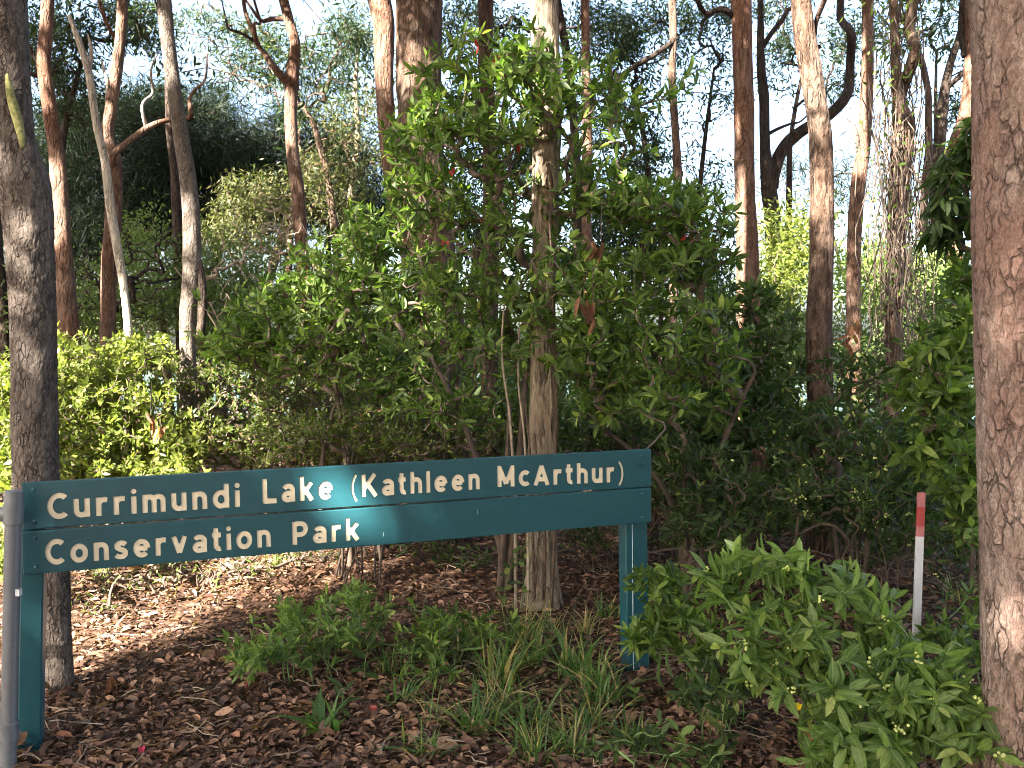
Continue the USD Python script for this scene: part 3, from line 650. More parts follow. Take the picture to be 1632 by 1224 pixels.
# left group
img_tree('gum_tree', 'slender reddish trunk with mottled sun just right of the thick left trunk', 'tree', 'red_bark',
    [(112, 560, 16), (101, 408, 14), (97, 330, 13), (91, 250, 12), (76, 150, 11), (70, 100, 10), (74, 40, 10), (76, 0, 10)], 9, seed=31,
    branches=[([(70, 108, 5), (55, 95, 4), (42, 68, 3), (38, 40, 2)], 'dark_bark', 1.0), ([(72, 112, 4), (58, 117, 4), (38, 116, 4), (10, 100, 3)], 'dark_bark', 1.2)])
img_tree('gum_tree', 'forked trunk with pale sunlit upper stem and a bare limb reaching right', 'tree', 'red_bark',
    [(172, 560, 12), (174, 430, 12), (181, 330, 13), (180, 262, 14), (171, 215, 10), (177, 170, 9), (186, 110, 9), (192, 60, 8), (196, 0, 8)], 9.5, seed=32,
    branches=[([(194, 80, 6), (180, 62, 4), (167, 35, 3), (158, 0, 3)], None, 1.5), ([(186, 265, 6), (195, 252, 5), (215, 228, 5), (238, 207, 5), (262, 191, 4), (285, 184, 3.5), (303, 183, 4), (306, 175, 4), (299, 160, 3), (310, 146, 2.5), (325, 128, 2), (333, 105, 1.5), (330, 85, 1)], None),
              ([(235, 208, 3), (234, 175, 2.5), (236, 140, 2), (243, 112, 1.6), (252, 85, 1)], 'dead_wood'), ([(170, 185, 4), (170, 160, 3), (176, 138, 3), (170, 118, 2), (162, 95, 1.2)], 'dead_wood')])
img_tree('dead_sapling', 'bleached leafless grey stem leaning across the forked red trunk', 'dead tree', 'dead_wood',
    [(199, 690, 4), (204, 600, 5.5), (205, 545, 7), (200, 480, 6), (188, 400, 7), (176, 330, 7), (168, 260, 6.5), (154, 200, 6), (148, 160, 6), (140, 110, 6), (127, 70, 5), (110, 25, 3)], 7.9, seed=33, extend=False, k=12, flare=0.1,
    branches=[([(141, 110, 4), (142, 80, 3), (140, 55, 1)], None)])
img_tree('gum_tree', 'smooth grey-brown trunk leaning gently left beyond the sunlit bushes', 'tree', 'grey_bark',
    [(300, 590, 13), (298, 520, 12), (306, 420, 14), (305, 350, 14), (299, 285, 13), (287, 210, 12), (276, 130, 11), (266, 50, 11), (262, 0, 11)], 8, seed=34, branches=[([(316, 420, 7), (322, 470, 7), (318, 540, 6)], 'dark_bark')])
img_tree('gum_tree', 'twisting brown trunk forking high above the green shrub slope', 'tree', 'red_bark',
    [(487, 480, 11), (480, 380, 10), (475, 310, 11), (466, 240, 10), (463, 180, 10), (465, 120, 11), (471, 75, 8), (461, 35, 8), (452, 0, 8)], 12, seed=35, k=16,
    branches=[([(462, 135, 7), (445, 118, 6), (425, 90, 5), (410, 70, 4), (403, 50, 4), (394, 25, 3), (388, 0, 3)], None, 1.6), ([(410, 70, 3), (412, 50, 2.5), (408, 25, 2), (405, 0, 2)], None, 1.2), ([(455, 30, 4), (435, 30, 4), (418, 32, 3), (400, 12, 2)], None, .8), ([(405, 66, 3), (385, 55, 2), (368, 50, 2), (360, 30, 1.5)], 'dark_bark', .8)])
img_tree('gum_tree', 'thin pale trunk far behind, seen left of the big double trunk', 'tree', 'cream_bark', [(556, 420, 6), (558, 330, 6), (566, 260, 5), (570, 210, 5), (566, 150, 4), (570, 90, 3)], 17, seed=36, k=12, top_z=6.5, crown_n=12)
img_tree('gum_tree', 'thin crooked brown trunk far behind the shrub slope', 'tree', 'brown_bark', [(538, 420, 7), (530, 340, 6), (520, 270, 5), (512, 240, 5), (500, 200, 4), (480, 165, 3)], 16, seed=37, k=12, top_z=6, crown_n=12)
img_tree('gum_tree', 'dark trunk in shade behind the grey-brown leaning trunk', 'tree', 'dark_bark', [(290, 560, 9), (286, 420, 9), (282, 330, 8), (278, 270, 7), (270, 200, 6)], 14, seed=38, k=12, top_z=8, crown_n=8)
# middle
td, _ = img_tree('gum_tree', 'massive furrowed brown double trunk rising behind the central leafy shrub', 'tree', 'brown_bark',
    [(708, 700, 42), (702, 560, 38), (694, 420, 34), (676, 300, 36), (668, 200, 36), (668, 100, 36), (668, 0, 36)], 8.8, seed=41, k=72, step=0.03, ridge=0.10, lump=0.10, top_z=11, crown_n=110, crown_r=(2.6, 2))
img_tree('gum_tree', '', '', 'red_bark', [(660, 420, 14), (636, 330, 15), (622, 260, 14), (615, 180, 14), (612, 110, 15), (612, 50, 17), (604, 0, 18), (590, -80, 17)], 9.2, seed=42, k=32, base_py=False, parent=td, part='side_stem', top_z=10.5, crown_n=1, leafy=False)
img_tree('gum_tree', 'dark reddish straight trunk behind the top of the central shrub', 'tree', 'brown_bark', [(782, 640, 14), (780, 500, 14), (783, 400, 13), (783, 300, 13), (780, 200, 12), (774, 100, 12), (774, 0, 12)], 10, seed=43)
img_tree('paperbark_tree', 'cream pale trunk wrapped by thin stems directly behind the middle of the sign', 'tree', 'cream_bark',
    [(866, 965, 24), (864, 880, 22), (864, 720, 23), (866, 600, 21), (866, 500, 19), (868, 400, 19), (870, 300, 22), (871, 200, 23), (869, 100, 22), (867, 0, 22)], 5.8, seed=44, k=64, step=0.025, ridge=0.08, lump=0.07, top_z=9, flare=0.5, crown_n=330, crown_r=(3.6, 1.7))
img_tree('gum_tree', 'slim light brown trunk just right of the cream trunk', 'tree', 'red_bark', [(937, 620, 8), (936, 480, 8), (935, 350, 8), (936, 200, 8), (934, 100, 7), (932, 0, 7)], 10, seed=45, k=14)
img_tree('gum_tree', 'dark leaning trunk in shade between cream trunk and slim brown trunk', 'tree', 'dark_bark', [(925, 560, 8), (922, 420, 8), (920, 300, 8), (915, 200, 7), (905, 100, 7), (888, 0, 6)], 13, seed=46, k=12)
img_tree('gum_tree', 'thin wavy trunk with pale sunlit middle, over the right end of the sign', 'tree', 'brown_bark', [(1071, 830, 8), (1070, 640, 7), (1073, 480, 7), (1077, 380, 6), (1080, 280, 7), (1075, 190, 6), (1071, 120, 6), (1073, 60, 6), (1071, 0, 6)], 10, seed=47, k=14,
    branches=[([(1078, 60, 4), (1050, 85, 4), (1010, 108, 4), (985, 125, 4), (960, 140, 3)], 'dark_bark', .8)])
# right group
img_tree('gum_tree', 'straight red-brown trunk with a bright sun patch right of the sign', 'tree', 'red_bark', [(1196, 740, 24), (1194, 600, 21), (1193, 500, 19), (1191, 400, 17.5), (1187, 300, 16), (1186, 200, 16), (1184, 100, 16), (1181, 0, 16)], 9, seed=51, k=32,
    branches=[([(1168, 26, 5), (1150, 20, 5), (1130, 10, 4), (1108, -8, 4)], 'dark_bark', 1.2)])
img_tree('gum_tree', 'black silhouetted tree whose limb arcs up to the right against the sky', 'tree', 'dark_bark', [(1240, 560, 14), (1236, 430, 13), (1231, 350, 13), (1224, 290, 12), (1219, 230, 8), (1218, 160, 8), (1213, 110, 7), (1212, 70, 6), (1212, 20, 5)], 14, seed=52, k=16,
    branches=[([(1232, 300, 9), (1240, 255, 10), (1258, 225, 10), (1285, 205, 9), (1315, 188, 9), (1342, 162, 9), (1358, 130, 8), (1360, 100, 7), (1350, 60, 7), (1344, 20, 6), (1342, -30, 6)], None, 1.2),
              ([(1216, 75, 4), (1228, 55, 4), (1244, 35, 4), (1254, 18, 3), (1275, 5, 3)], None, 1), ([(1222, 215, 3), (1240, 205, 2.5), (1262, 195, 2), (1285, 186, 1.5), (1298, 170, 1)], None)])
img_tree('gum_tree', 'pale-topped brown trunk leaning left then straight down through right shrubs', 'tree', 'brown_bark', [(1322, 900, 28), (1318, 780, 24), (1306, 600, 20), (1305, 520, 20), (1309, 420, 19), (1310, 320, 18), (1308, 220, 18), (1300, 160, 17), (1292, 110, 17), (1282, 50, 16), (1276, 0, 15)], 7.3, seed=53, k=44, step=0.04, ridge=0.06,
    branches=[([(1305, 75, 4), (1306, 55, 4), (1308, 30, 4), (1314, 0, 4)], None, 1)])
img_tree('gum_tree', 'slim reddish trunk with bright upper side, left of the vine-hung stems', 'tree', 'red_bark', [(1362, 640, 12), (1360, 520, 11), (1361, 400, 11), (1367, 300, 11), (1377, 230, 10), (1381, 150, 10), (1383, 80, 9), (1383, 0, 9)], 10, seed=54, k=18,
    branches=[([(1366, 240, 4), (1358, 205, 4), (1350, 185, 3)], 'grey_bark')])
tv, _ = img_tree('vine_hung_tree', 'crooked double-stemmed trunk smothered in hanging brown vines', 'tree', 'brown_bark', [(1420, 860, 15), (1422, 680, 12), (1424, 520, 13), (1427, 420, 14), (1432, 300, 16), (1440, 200, 18), (1436, 185, 14), (1428, 120, 8), (1426, 50, 7), (1424, 0, 7)], 8, seed=55, k=26,
    branches=[([(1446, 190, 12), (1446, 150, 10), (1450, 90, 9), (1456, 40, 9), (1458, -20, 9)], None, 1.5)])
img_tree('gum_tree', 'thin bent stem against bright sky right of the vine-hung trunk', 'tree', 'brown_bark', [(1492, 520, 8), (1486, 400, 8), (1472, 360, 7), (1474, 300, 6), (1480, 240, 6), (1480, 160, 5), (1472, 110, 5), (1464, 85, 5), (1455, 60, 3)], 13, seed=56, k=12, top_z=7.5, crown_n=10)
img_tree('gum_tree', 'dark slender crooked stem second left from the near right trunk', 'tree', 'dark_bark', [(1496, 480, 10), (1490, 380, 9), (1490, 300, 9), (1498, 220, 9), (1505, 150, 8), (1515, 100, 6), (1528, 60, 5)], 15, seed=57, k=12, crown_n=40,
    branches=[([(1510, 140, 4), (1530, 118, 4), (1545, 100, 3)], None)])
img_tree('gum_tree', 'curving brown trunk with glaring sunlit top beside the near right trunk', 'tree', 'red_bark', [(1528, 500, 12), (1520, 400, 11), (1507, 340, 10), (1510, 280, 12), (1524, 230, 12), (1538, 190, 11), (1545, 130, 10), (1548, 60, 9), (1546, 0, 9)], 12, seed=58, k=16,
    branches=[([(1538, 90, 5), (1537, 40, 5), (1536, -20, 5)], 'dark_bark', 1)])
img_tree('gum_tree', 'thin dark trunk cut by the left picture edge behind the thick grey trunk', 'tree', 'dark_bark', [(8, 560, 9), (2, 450, 8), (-4, 380, 7), (2, 320, 7), (-6, 200, 6)], 13, seed=59, k=12, top_z=7, crown_n=8)
img_tree('stump', 'short pale broken trunk in shade right of the straight red-brown trunk', 'dead tree', 'dead_wood', [(1236, 760, 8), (1234, 690, 8), (1233, 610, 7), (1233, 570, 4)], 9.4, seed=60, k=12, extend=False, jag=0.05)

# thin stems climbing the cream trunk, and hanging vines
vine = thing('climbing_vine', 'thin grey woody stems climbing the cream trunk behind the sign', 'vine')
for b in ([(822, 800), (818, 740), (812, 660), (800, 560), (806, 470)], [(842, 940), (840, 800), (836, 700), (826, 600), (828, 520)], [(852, 960), (849, 850), (846, 740), (838, 640), (842, 560)], [(878, 970), (884, 850), (886, 740), (888, 640), (884, 560), (880, 460)], [(866, 955), (868, 860), (858, 760), (852, 690)], [(872, 260), (880, 300), (876, 360), (884, 420)]):
    pts = np.array(b, float); q = spline(P(pts[:, 0], pts[:, 1], np.linspace(5.55, 5.6, len(pts))), 24)
    if pts[0, 1] > 790: q[0] = on_ground(q[0]) if pts[0, 1] < 900 else q[0]
    obj('stem', tubes([q], [np.linspace(0.011, 0.005, 24)], 8), 'pale_twig' if b[0][0] < 850 else 'brown_bark', vine, smooth=True)
hv = thing('hanging_vines', 'tangle of thin brown vines draped round the crooked double-stemmed trunk', 'vine')
rng = np.random.default_rng(91)
paths, rads = [], []
for k_ in range(130):
    x0 = rng.normal(1428, 24); y0 = rng.uniform(-20, 420); ln = rng.uniform(90, 380); d0 = 8 + rng.normal() * .35
    ts = np.linspace(0, 1, 9)
    xs = x0 + (1424 - x0) * 0.3 * ts + np.cumsum(rng.normal(size=9) * 5) + 14 * np.sin(ts * rng.uniform(2, 7) + rng.uniform(0, 6)); ys = y0 + ts * ln
    paths.append(P(xs, ys, d0 + 0.1 * np.sin(ts * 5))); rads.append(np.full(9, rng.uniform(.0025, .007)))
obj('vine_strands', tubes(paths, rads, 5), 'twig', hv, smooth=True, kind='stuff')
n = 500
tp = P(rng.normal(1426, 26, n), rng.uniform(-20, 500, n), 8 + rng.normal(size=n) * .3)
put_leaves(hv, 'broad_leaf', tp, unit(rand_dirs(n, rng) + [0, 0, -.5]), rand_dirs(n, rng), .07 * rng.uniform(.6, 1.3, n), .028, rng.uniform(.2, 1, n), 'mid', rng=rng)

# ------------------------------------------------------------------ background trees with crowns in view
def bg_tree(name, label, bark, root_px, d, blobs, per, species, style, seed, L, W, rtip=0.006, kind='far', group=None, cloud=0.3, cat='tree', trunk=True, gap=True):
    """A whole tree: trunk from the ground to its crown, branches to every tip of the blobs, leaves about the tips."""
    rng = np.random.default_rng(seed)
    t = thing(name, label, cat, group)
    tips = blob_points(blobs, rng)
    if gap: tips = tips[~in_gap(tips, 0.7)]
    b = np.array([P(root_px, 560, d)[0], d, 0]); b = on_ground(b) - [0, 0, .15]
    c = tips.mean(0); top = np.array([c[0], c[1], c[2]])
    pts = [b, b + (top - b) * [0.15, 0.15, 0.35] + np.append(rng.normal(size=2) * .12, 0), b + (top - b) * [0.5, 0.5, 0.7] + np.append(rng.normal(size=2) * .2, 0), top]
    q = spline(np.array(pts), 26); r0 = 0.012 * len(tips) ** 0.42 + 0.02
    obj('trunk', trunk_mesh(np.array(pts), np.array([r0, r0 * .85, r0 * .6, r0 * .25]), 14, 0.12, seed, 0.1, 0.04)[0], bark, t, smooth=True)
    pp, pr, tips, dirs = grow(q[7:], tips, rng, rtip=rtip, wig=0.16)
    obj('limbs', tubes(pp, pr, 5), bark, t, smooth=True)
    n = len(tips) * per; idx = np.repeat(np.arange(len(tips)), per)
    if style == 'needle':       # long drooping tassels
        pos = tips[idx] + rng.normal(size=(n, 3)) * cloud * [1, 1, .5]
        ax = unit(dirs[idx] * .6 + rng.normal(size=(n, 3)) * .55 + [0, 0, -.55])
    else:
        pos = tips[idx] + rng.normal(size=(n, 3)) * cloud * [1, 1, .75]
        ax = unit(rand_dirs(n, rng) * .8 + dirs[idx] * .3 + [0, 0, -.55 if style == 'hang' else .05])
    if gap:
        keep = ~in_gap(pos, .8); pos, ax = pos[keep], ax[keep]; n = len(pos)
    put_leaves(t, species, pos, ax, rand_dirs(n, rng) + [0, 0, .4], L * rng.uniform(.65, 1.3, n), W * rng.uniform(.8, 1.2, n), rng.beta(2, 2.6, n), kind, rng=rng, mass='crown')
    return t

BG = 'trees behind the front row of trunks'
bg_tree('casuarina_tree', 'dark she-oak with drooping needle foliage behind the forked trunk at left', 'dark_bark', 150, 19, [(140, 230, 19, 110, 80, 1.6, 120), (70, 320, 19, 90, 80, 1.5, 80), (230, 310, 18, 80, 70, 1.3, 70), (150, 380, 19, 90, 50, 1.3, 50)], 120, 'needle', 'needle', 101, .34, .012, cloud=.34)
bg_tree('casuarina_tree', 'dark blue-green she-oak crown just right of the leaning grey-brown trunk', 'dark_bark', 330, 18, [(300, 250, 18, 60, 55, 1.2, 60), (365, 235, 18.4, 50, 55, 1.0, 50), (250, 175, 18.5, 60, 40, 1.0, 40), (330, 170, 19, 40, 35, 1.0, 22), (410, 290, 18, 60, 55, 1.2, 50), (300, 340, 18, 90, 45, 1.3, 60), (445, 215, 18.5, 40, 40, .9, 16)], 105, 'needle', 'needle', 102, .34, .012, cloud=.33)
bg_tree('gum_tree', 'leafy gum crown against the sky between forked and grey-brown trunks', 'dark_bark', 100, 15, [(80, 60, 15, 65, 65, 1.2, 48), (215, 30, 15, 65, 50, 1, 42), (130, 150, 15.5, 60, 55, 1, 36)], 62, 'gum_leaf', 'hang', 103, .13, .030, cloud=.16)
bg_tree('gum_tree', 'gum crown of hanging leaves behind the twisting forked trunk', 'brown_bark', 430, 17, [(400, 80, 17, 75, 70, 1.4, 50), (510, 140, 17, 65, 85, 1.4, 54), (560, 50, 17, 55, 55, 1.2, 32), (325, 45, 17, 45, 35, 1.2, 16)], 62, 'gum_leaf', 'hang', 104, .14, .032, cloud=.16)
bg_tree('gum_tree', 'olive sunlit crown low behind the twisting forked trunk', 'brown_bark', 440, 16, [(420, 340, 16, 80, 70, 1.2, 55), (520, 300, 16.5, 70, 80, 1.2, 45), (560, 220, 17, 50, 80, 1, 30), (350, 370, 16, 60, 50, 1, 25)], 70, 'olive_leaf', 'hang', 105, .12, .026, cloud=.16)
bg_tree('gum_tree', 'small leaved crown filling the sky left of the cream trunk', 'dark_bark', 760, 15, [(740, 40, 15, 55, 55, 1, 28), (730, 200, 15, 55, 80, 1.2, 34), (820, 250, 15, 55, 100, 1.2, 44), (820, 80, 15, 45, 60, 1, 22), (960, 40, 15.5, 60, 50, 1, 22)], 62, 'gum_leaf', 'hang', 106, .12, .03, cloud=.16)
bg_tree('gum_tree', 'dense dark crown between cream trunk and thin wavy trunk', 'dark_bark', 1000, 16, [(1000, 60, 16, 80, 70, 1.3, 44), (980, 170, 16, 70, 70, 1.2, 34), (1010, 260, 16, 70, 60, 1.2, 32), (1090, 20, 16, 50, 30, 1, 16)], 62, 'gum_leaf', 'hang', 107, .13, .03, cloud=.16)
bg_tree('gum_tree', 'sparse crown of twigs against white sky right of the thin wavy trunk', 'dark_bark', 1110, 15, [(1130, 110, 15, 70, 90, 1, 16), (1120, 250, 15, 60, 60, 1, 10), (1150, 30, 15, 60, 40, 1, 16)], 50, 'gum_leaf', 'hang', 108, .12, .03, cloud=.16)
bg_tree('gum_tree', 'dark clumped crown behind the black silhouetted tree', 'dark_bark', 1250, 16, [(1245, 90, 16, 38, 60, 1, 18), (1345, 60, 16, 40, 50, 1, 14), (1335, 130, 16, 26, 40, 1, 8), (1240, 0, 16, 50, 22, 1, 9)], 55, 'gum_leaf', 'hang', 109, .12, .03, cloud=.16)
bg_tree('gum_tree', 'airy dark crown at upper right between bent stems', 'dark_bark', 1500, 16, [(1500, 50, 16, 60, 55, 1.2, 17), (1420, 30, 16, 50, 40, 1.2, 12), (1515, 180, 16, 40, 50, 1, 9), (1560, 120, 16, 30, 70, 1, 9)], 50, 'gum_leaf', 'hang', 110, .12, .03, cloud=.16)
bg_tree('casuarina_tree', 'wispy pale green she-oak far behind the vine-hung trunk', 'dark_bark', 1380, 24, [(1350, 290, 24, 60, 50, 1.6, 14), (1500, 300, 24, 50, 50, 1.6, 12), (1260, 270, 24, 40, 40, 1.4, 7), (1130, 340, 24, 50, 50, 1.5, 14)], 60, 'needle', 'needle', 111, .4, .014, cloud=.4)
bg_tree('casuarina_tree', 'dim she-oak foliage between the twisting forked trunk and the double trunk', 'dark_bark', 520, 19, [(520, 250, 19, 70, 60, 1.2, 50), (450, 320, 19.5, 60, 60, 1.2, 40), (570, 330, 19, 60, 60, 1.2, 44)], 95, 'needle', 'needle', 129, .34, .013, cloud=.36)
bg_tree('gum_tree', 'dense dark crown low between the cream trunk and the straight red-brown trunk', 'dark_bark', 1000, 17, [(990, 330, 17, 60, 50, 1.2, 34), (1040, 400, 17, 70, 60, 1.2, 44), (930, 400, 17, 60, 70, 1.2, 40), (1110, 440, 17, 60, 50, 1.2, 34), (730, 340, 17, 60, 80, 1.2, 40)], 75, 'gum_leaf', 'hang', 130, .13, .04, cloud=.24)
# dim under-storey far at left and middle
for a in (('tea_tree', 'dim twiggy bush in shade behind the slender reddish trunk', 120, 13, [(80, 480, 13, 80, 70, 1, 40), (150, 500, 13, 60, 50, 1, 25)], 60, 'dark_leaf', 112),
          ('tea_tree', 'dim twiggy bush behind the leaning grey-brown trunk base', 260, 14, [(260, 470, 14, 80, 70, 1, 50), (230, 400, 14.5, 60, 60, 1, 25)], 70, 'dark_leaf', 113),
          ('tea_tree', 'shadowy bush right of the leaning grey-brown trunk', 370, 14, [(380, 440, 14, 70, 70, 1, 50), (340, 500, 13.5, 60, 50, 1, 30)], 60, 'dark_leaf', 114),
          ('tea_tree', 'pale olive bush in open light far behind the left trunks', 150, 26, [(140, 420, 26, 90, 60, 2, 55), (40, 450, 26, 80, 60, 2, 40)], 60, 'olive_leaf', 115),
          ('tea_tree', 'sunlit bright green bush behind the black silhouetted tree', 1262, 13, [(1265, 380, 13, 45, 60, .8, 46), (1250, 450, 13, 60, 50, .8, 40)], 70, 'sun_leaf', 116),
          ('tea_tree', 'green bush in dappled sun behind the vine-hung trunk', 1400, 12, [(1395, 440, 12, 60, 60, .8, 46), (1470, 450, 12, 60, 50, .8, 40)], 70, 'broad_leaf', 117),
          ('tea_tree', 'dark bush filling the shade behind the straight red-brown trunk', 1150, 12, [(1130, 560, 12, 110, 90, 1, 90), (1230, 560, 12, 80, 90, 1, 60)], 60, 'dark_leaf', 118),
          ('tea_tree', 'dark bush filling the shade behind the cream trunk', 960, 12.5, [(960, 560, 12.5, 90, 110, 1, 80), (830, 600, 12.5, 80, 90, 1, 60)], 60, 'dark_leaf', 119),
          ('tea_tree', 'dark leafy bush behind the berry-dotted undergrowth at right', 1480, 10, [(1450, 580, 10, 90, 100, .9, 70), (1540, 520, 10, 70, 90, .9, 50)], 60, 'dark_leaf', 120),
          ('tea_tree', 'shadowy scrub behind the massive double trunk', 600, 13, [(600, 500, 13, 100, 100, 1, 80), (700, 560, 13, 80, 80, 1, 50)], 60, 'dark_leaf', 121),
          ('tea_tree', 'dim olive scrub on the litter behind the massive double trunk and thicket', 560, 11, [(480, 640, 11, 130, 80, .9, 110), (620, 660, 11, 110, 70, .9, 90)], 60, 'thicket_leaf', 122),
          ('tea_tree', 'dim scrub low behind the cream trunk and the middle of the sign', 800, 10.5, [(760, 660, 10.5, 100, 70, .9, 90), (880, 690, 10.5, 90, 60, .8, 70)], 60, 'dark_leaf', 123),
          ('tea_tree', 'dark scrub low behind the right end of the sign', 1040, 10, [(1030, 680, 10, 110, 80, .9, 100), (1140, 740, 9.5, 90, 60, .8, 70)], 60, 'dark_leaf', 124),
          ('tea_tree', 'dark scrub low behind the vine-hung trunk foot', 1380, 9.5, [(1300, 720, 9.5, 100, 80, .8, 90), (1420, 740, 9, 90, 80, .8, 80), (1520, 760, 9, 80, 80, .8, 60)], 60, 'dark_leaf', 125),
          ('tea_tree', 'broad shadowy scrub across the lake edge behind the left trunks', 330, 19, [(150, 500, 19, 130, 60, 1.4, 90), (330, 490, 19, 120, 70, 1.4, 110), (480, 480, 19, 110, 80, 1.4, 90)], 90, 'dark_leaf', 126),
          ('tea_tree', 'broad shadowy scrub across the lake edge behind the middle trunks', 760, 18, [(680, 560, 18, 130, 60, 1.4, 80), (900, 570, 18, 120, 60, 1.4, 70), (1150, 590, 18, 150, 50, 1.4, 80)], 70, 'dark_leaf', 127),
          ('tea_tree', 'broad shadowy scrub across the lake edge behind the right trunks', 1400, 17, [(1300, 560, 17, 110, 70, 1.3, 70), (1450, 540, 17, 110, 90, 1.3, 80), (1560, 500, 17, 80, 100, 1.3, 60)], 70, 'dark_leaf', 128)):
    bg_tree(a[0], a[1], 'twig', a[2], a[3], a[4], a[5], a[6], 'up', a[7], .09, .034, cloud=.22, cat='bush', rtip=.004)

# ------------------------------------------------------------------ the shade: tall trees behind and left of the viewer
def shade_trees():
    rng = np.random.default_rng(8)
    roots = [(-6.5, -4.5), (-11, -1.5), (-3.0, -7.5), (-13, 3.0), (-9, -9), (-4.5, -1.8), (-16, -5), (0.5, -5), (-8, 1.5), (2.5, -9), (-14, -11), (-10, 6), (-6, -13), (-8.2, 8.6), (-10.5, 11.5), (4, -6), (7, -3), (7.5, -10), (10.5, -6), (3, -13), (8.8, 2.5), (-2, -12), (-13, -15)]
    for (x, y) in roots:
        t = thing('tall_gum_tree', 'tall gum standing outside the view whose crown shades the sign', 'tree', 'tall gums outside the view')
        b = on_ground(np.array([x, y, 0.])) - [0, 0, .2]; h = rng.uniform(10, 11.5) - 2.2 * (x > 2)
        pts = np.array([b, b + [.1, .1, h * .4], b + [rng.normal() * .3, rng.normal() * .3, h * .75], b + [0, 0, h]])
        obj('trunk', trunk_mesh(pts, np.array([.2, .17, .13, .06]), 14, .3, int(abs(x * 7 + y)) + 1)[0], 'brown_bark', t, smooth=True)
        n = 170
        tips = b + [0, 0, h - .8] + rand_dirs(n, rng) * rng.uniform(0, 1, (n, 1)) ** .4 * [3.1, 3.1, 2.0]
        tips = tips[~in_gap(tips, .7)]
        pp, pr, tips, dirs = grow(spline(pts, 20)[12:], tips, rng, rtip=.006)
        obj('limbs', tubes(pp, pr, 4), 'brown_bark', t, smooth=True)
        per = 80; m = len(tips) * per
        pos = np.repeat(tips, per, 0) + rng.normal(size=(m, 3)) * .34
        pos = pos[~in_gap(pos)]; m = len(pos)
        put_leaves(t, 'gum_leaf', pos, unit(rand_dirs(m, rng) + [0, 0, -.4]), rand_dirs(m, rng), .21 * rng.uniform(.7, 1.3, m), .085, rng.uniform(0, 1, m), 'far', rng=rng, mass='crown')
shade_trees()
# ================================================================== SHRUBS
def shrub(name, label, blobs, root, per, species, L, W, seed, single=0, kind='fine', wood='twig', cat='shrub', spread=.8, back=.10, up=.2, rtip=.0025, droop=.2, nroots=3, wig=.1, extra=None, wood_part='stems', gap=False):
    rng = np.random.default_rng(seed)
    t = thing(name, label, cat)
    tips = blob_points(blobs, rng)
    if gap: tips = tips[~in_gap(tips, .5)]
    roots = []
    for k_ in range(nroots):
        c = tips.mean(0); r0 = np.array([root[0], root[1], 0.]) + np.append(rng.normal(size=2) * .10, 0)
        r0 = on_ground(r0) - [0, 0, .04]; top = r0 + (c - r0) * .75 + rng.normal(size=3) * .12 * np.linalg.norm(c - r0)
        roots.append(spline(np.array([r0, r0 + (top - r0) * [.3, .3, .5] + rng.normal(size=3) * .04, top]), 12))
    base = np.vstack(roots)
    pp, pr, tips, dirs = grow(base, tips, rng, rtip=rtip, wig=wig)
    rp = np.stack(roots); rr = np.tile(np.linspace(1.0, .5, 12), (nroots, 1)) * rtip * (len(tips) / nroots) ** .42 * 1.1
    obj(wood_part, merge([tubes(pp, pr, 5), tubes(rp, rr, 8)]), wood, t, smooth=True)
    a = rosettes(tips, dirs, per, L, W, rng, spread, back, up)
    put_leaves(t, species, *a, kind=kind, single=single, rng=rng, droop=droop)
    if extra: extra(t, tips, dirs, rng)
    return t, tips, dirs

def berries(t, tips, dirs, rng, n=60, mat_='berry', r=.006):
    for i in rng.permutation(len(tips))[:n]:
        c = tips[i] - dirs[i] * rng.uniform(.02, .09) + rng.normal(size=3) * .012
        q = [trimesh.creation.icosphere(1, r * rng.uniform(.7, 1.2)).apply_translation(c + rng.normal(size=3) * .0085) for _ in range(rng.integers(3, 7))]
        m = trimesh.util.concatenate(q)
        obj('berry_cluster', m, mat_, t, smooth=True, prim={'rnd': np.full(len(m.vertices), rng.uniform())})

def red_leaves(pxs, d):
    def f(t, tips, dirs, rng):
        for x, y in pxs:
            p = P(x, y, d)[None]
            for _ in range(2):
                put_leaves(t, 'red_leaf', p + rng.normal(size=(1, 3)) * .012, rand_dirs(1, rng) + [[0, 0, -.6]], np.array([[0, -1., .3]]) + rng.normal(size=(1, 3)) * .3, .058, .024, rng.uniform(0, 1, 1), 'fine', single=1, rng=rng, part='red_leaf')
    return f

c0 = on_ground(P(800, 900, 6.2))
shrub('broad_leaf_shrub', 'tall leafy shrub with a few red leaves climbing before the cream trunk', [(780, 95, 5.7, 80, 55, .5, 50), (880, 120, 5.5, 85, 80, .5, 62), (760, 190, 5.7, 110, 80, .6, 84), (910, 220, 5.5, 80, 90, .5, 30), (1000, 220, 5.7, 50, 80, .4, 18), (1080, 130, 5.9, 50, 50, .3, 7), (690, 120, 5.8, 40, 40, .3, 10), (1000, 320, 5.8, 60, 50, .4, 24), (975, 150, 5.6, 55, 70, .4, 22), (950, 300, 5.7, 70, 60, .4, 34), (720, 300, 5.9, 115, 85, .6, 110), (860, 340, 5.9, 100, 90, .6, 60),
    (800, 430, 5.8, 180, 80, .7, 130), (760, 540, 5.9, 170, 70, .7, 90), (720, 650, 6.2, 120, 50, .6, 60), (880, 470, 5.7, 100, 90, .5, 60), (700, 480, 6.3, 100, 90, .5, 80), (640, 260, 6, 40, 60, .4, 26), (690, 190, 5.6, 40, 50, .3, 22)], c0, 8, 'broad_leaf', .093, .029, 201, single=300, wig=.16, spread=.95,
    extra=red_leaves([(765, 78), (793, 90), (751, 183), (718, 268), (708, 378), (763, 348), (822, 228), (863, 164)], 5.45))
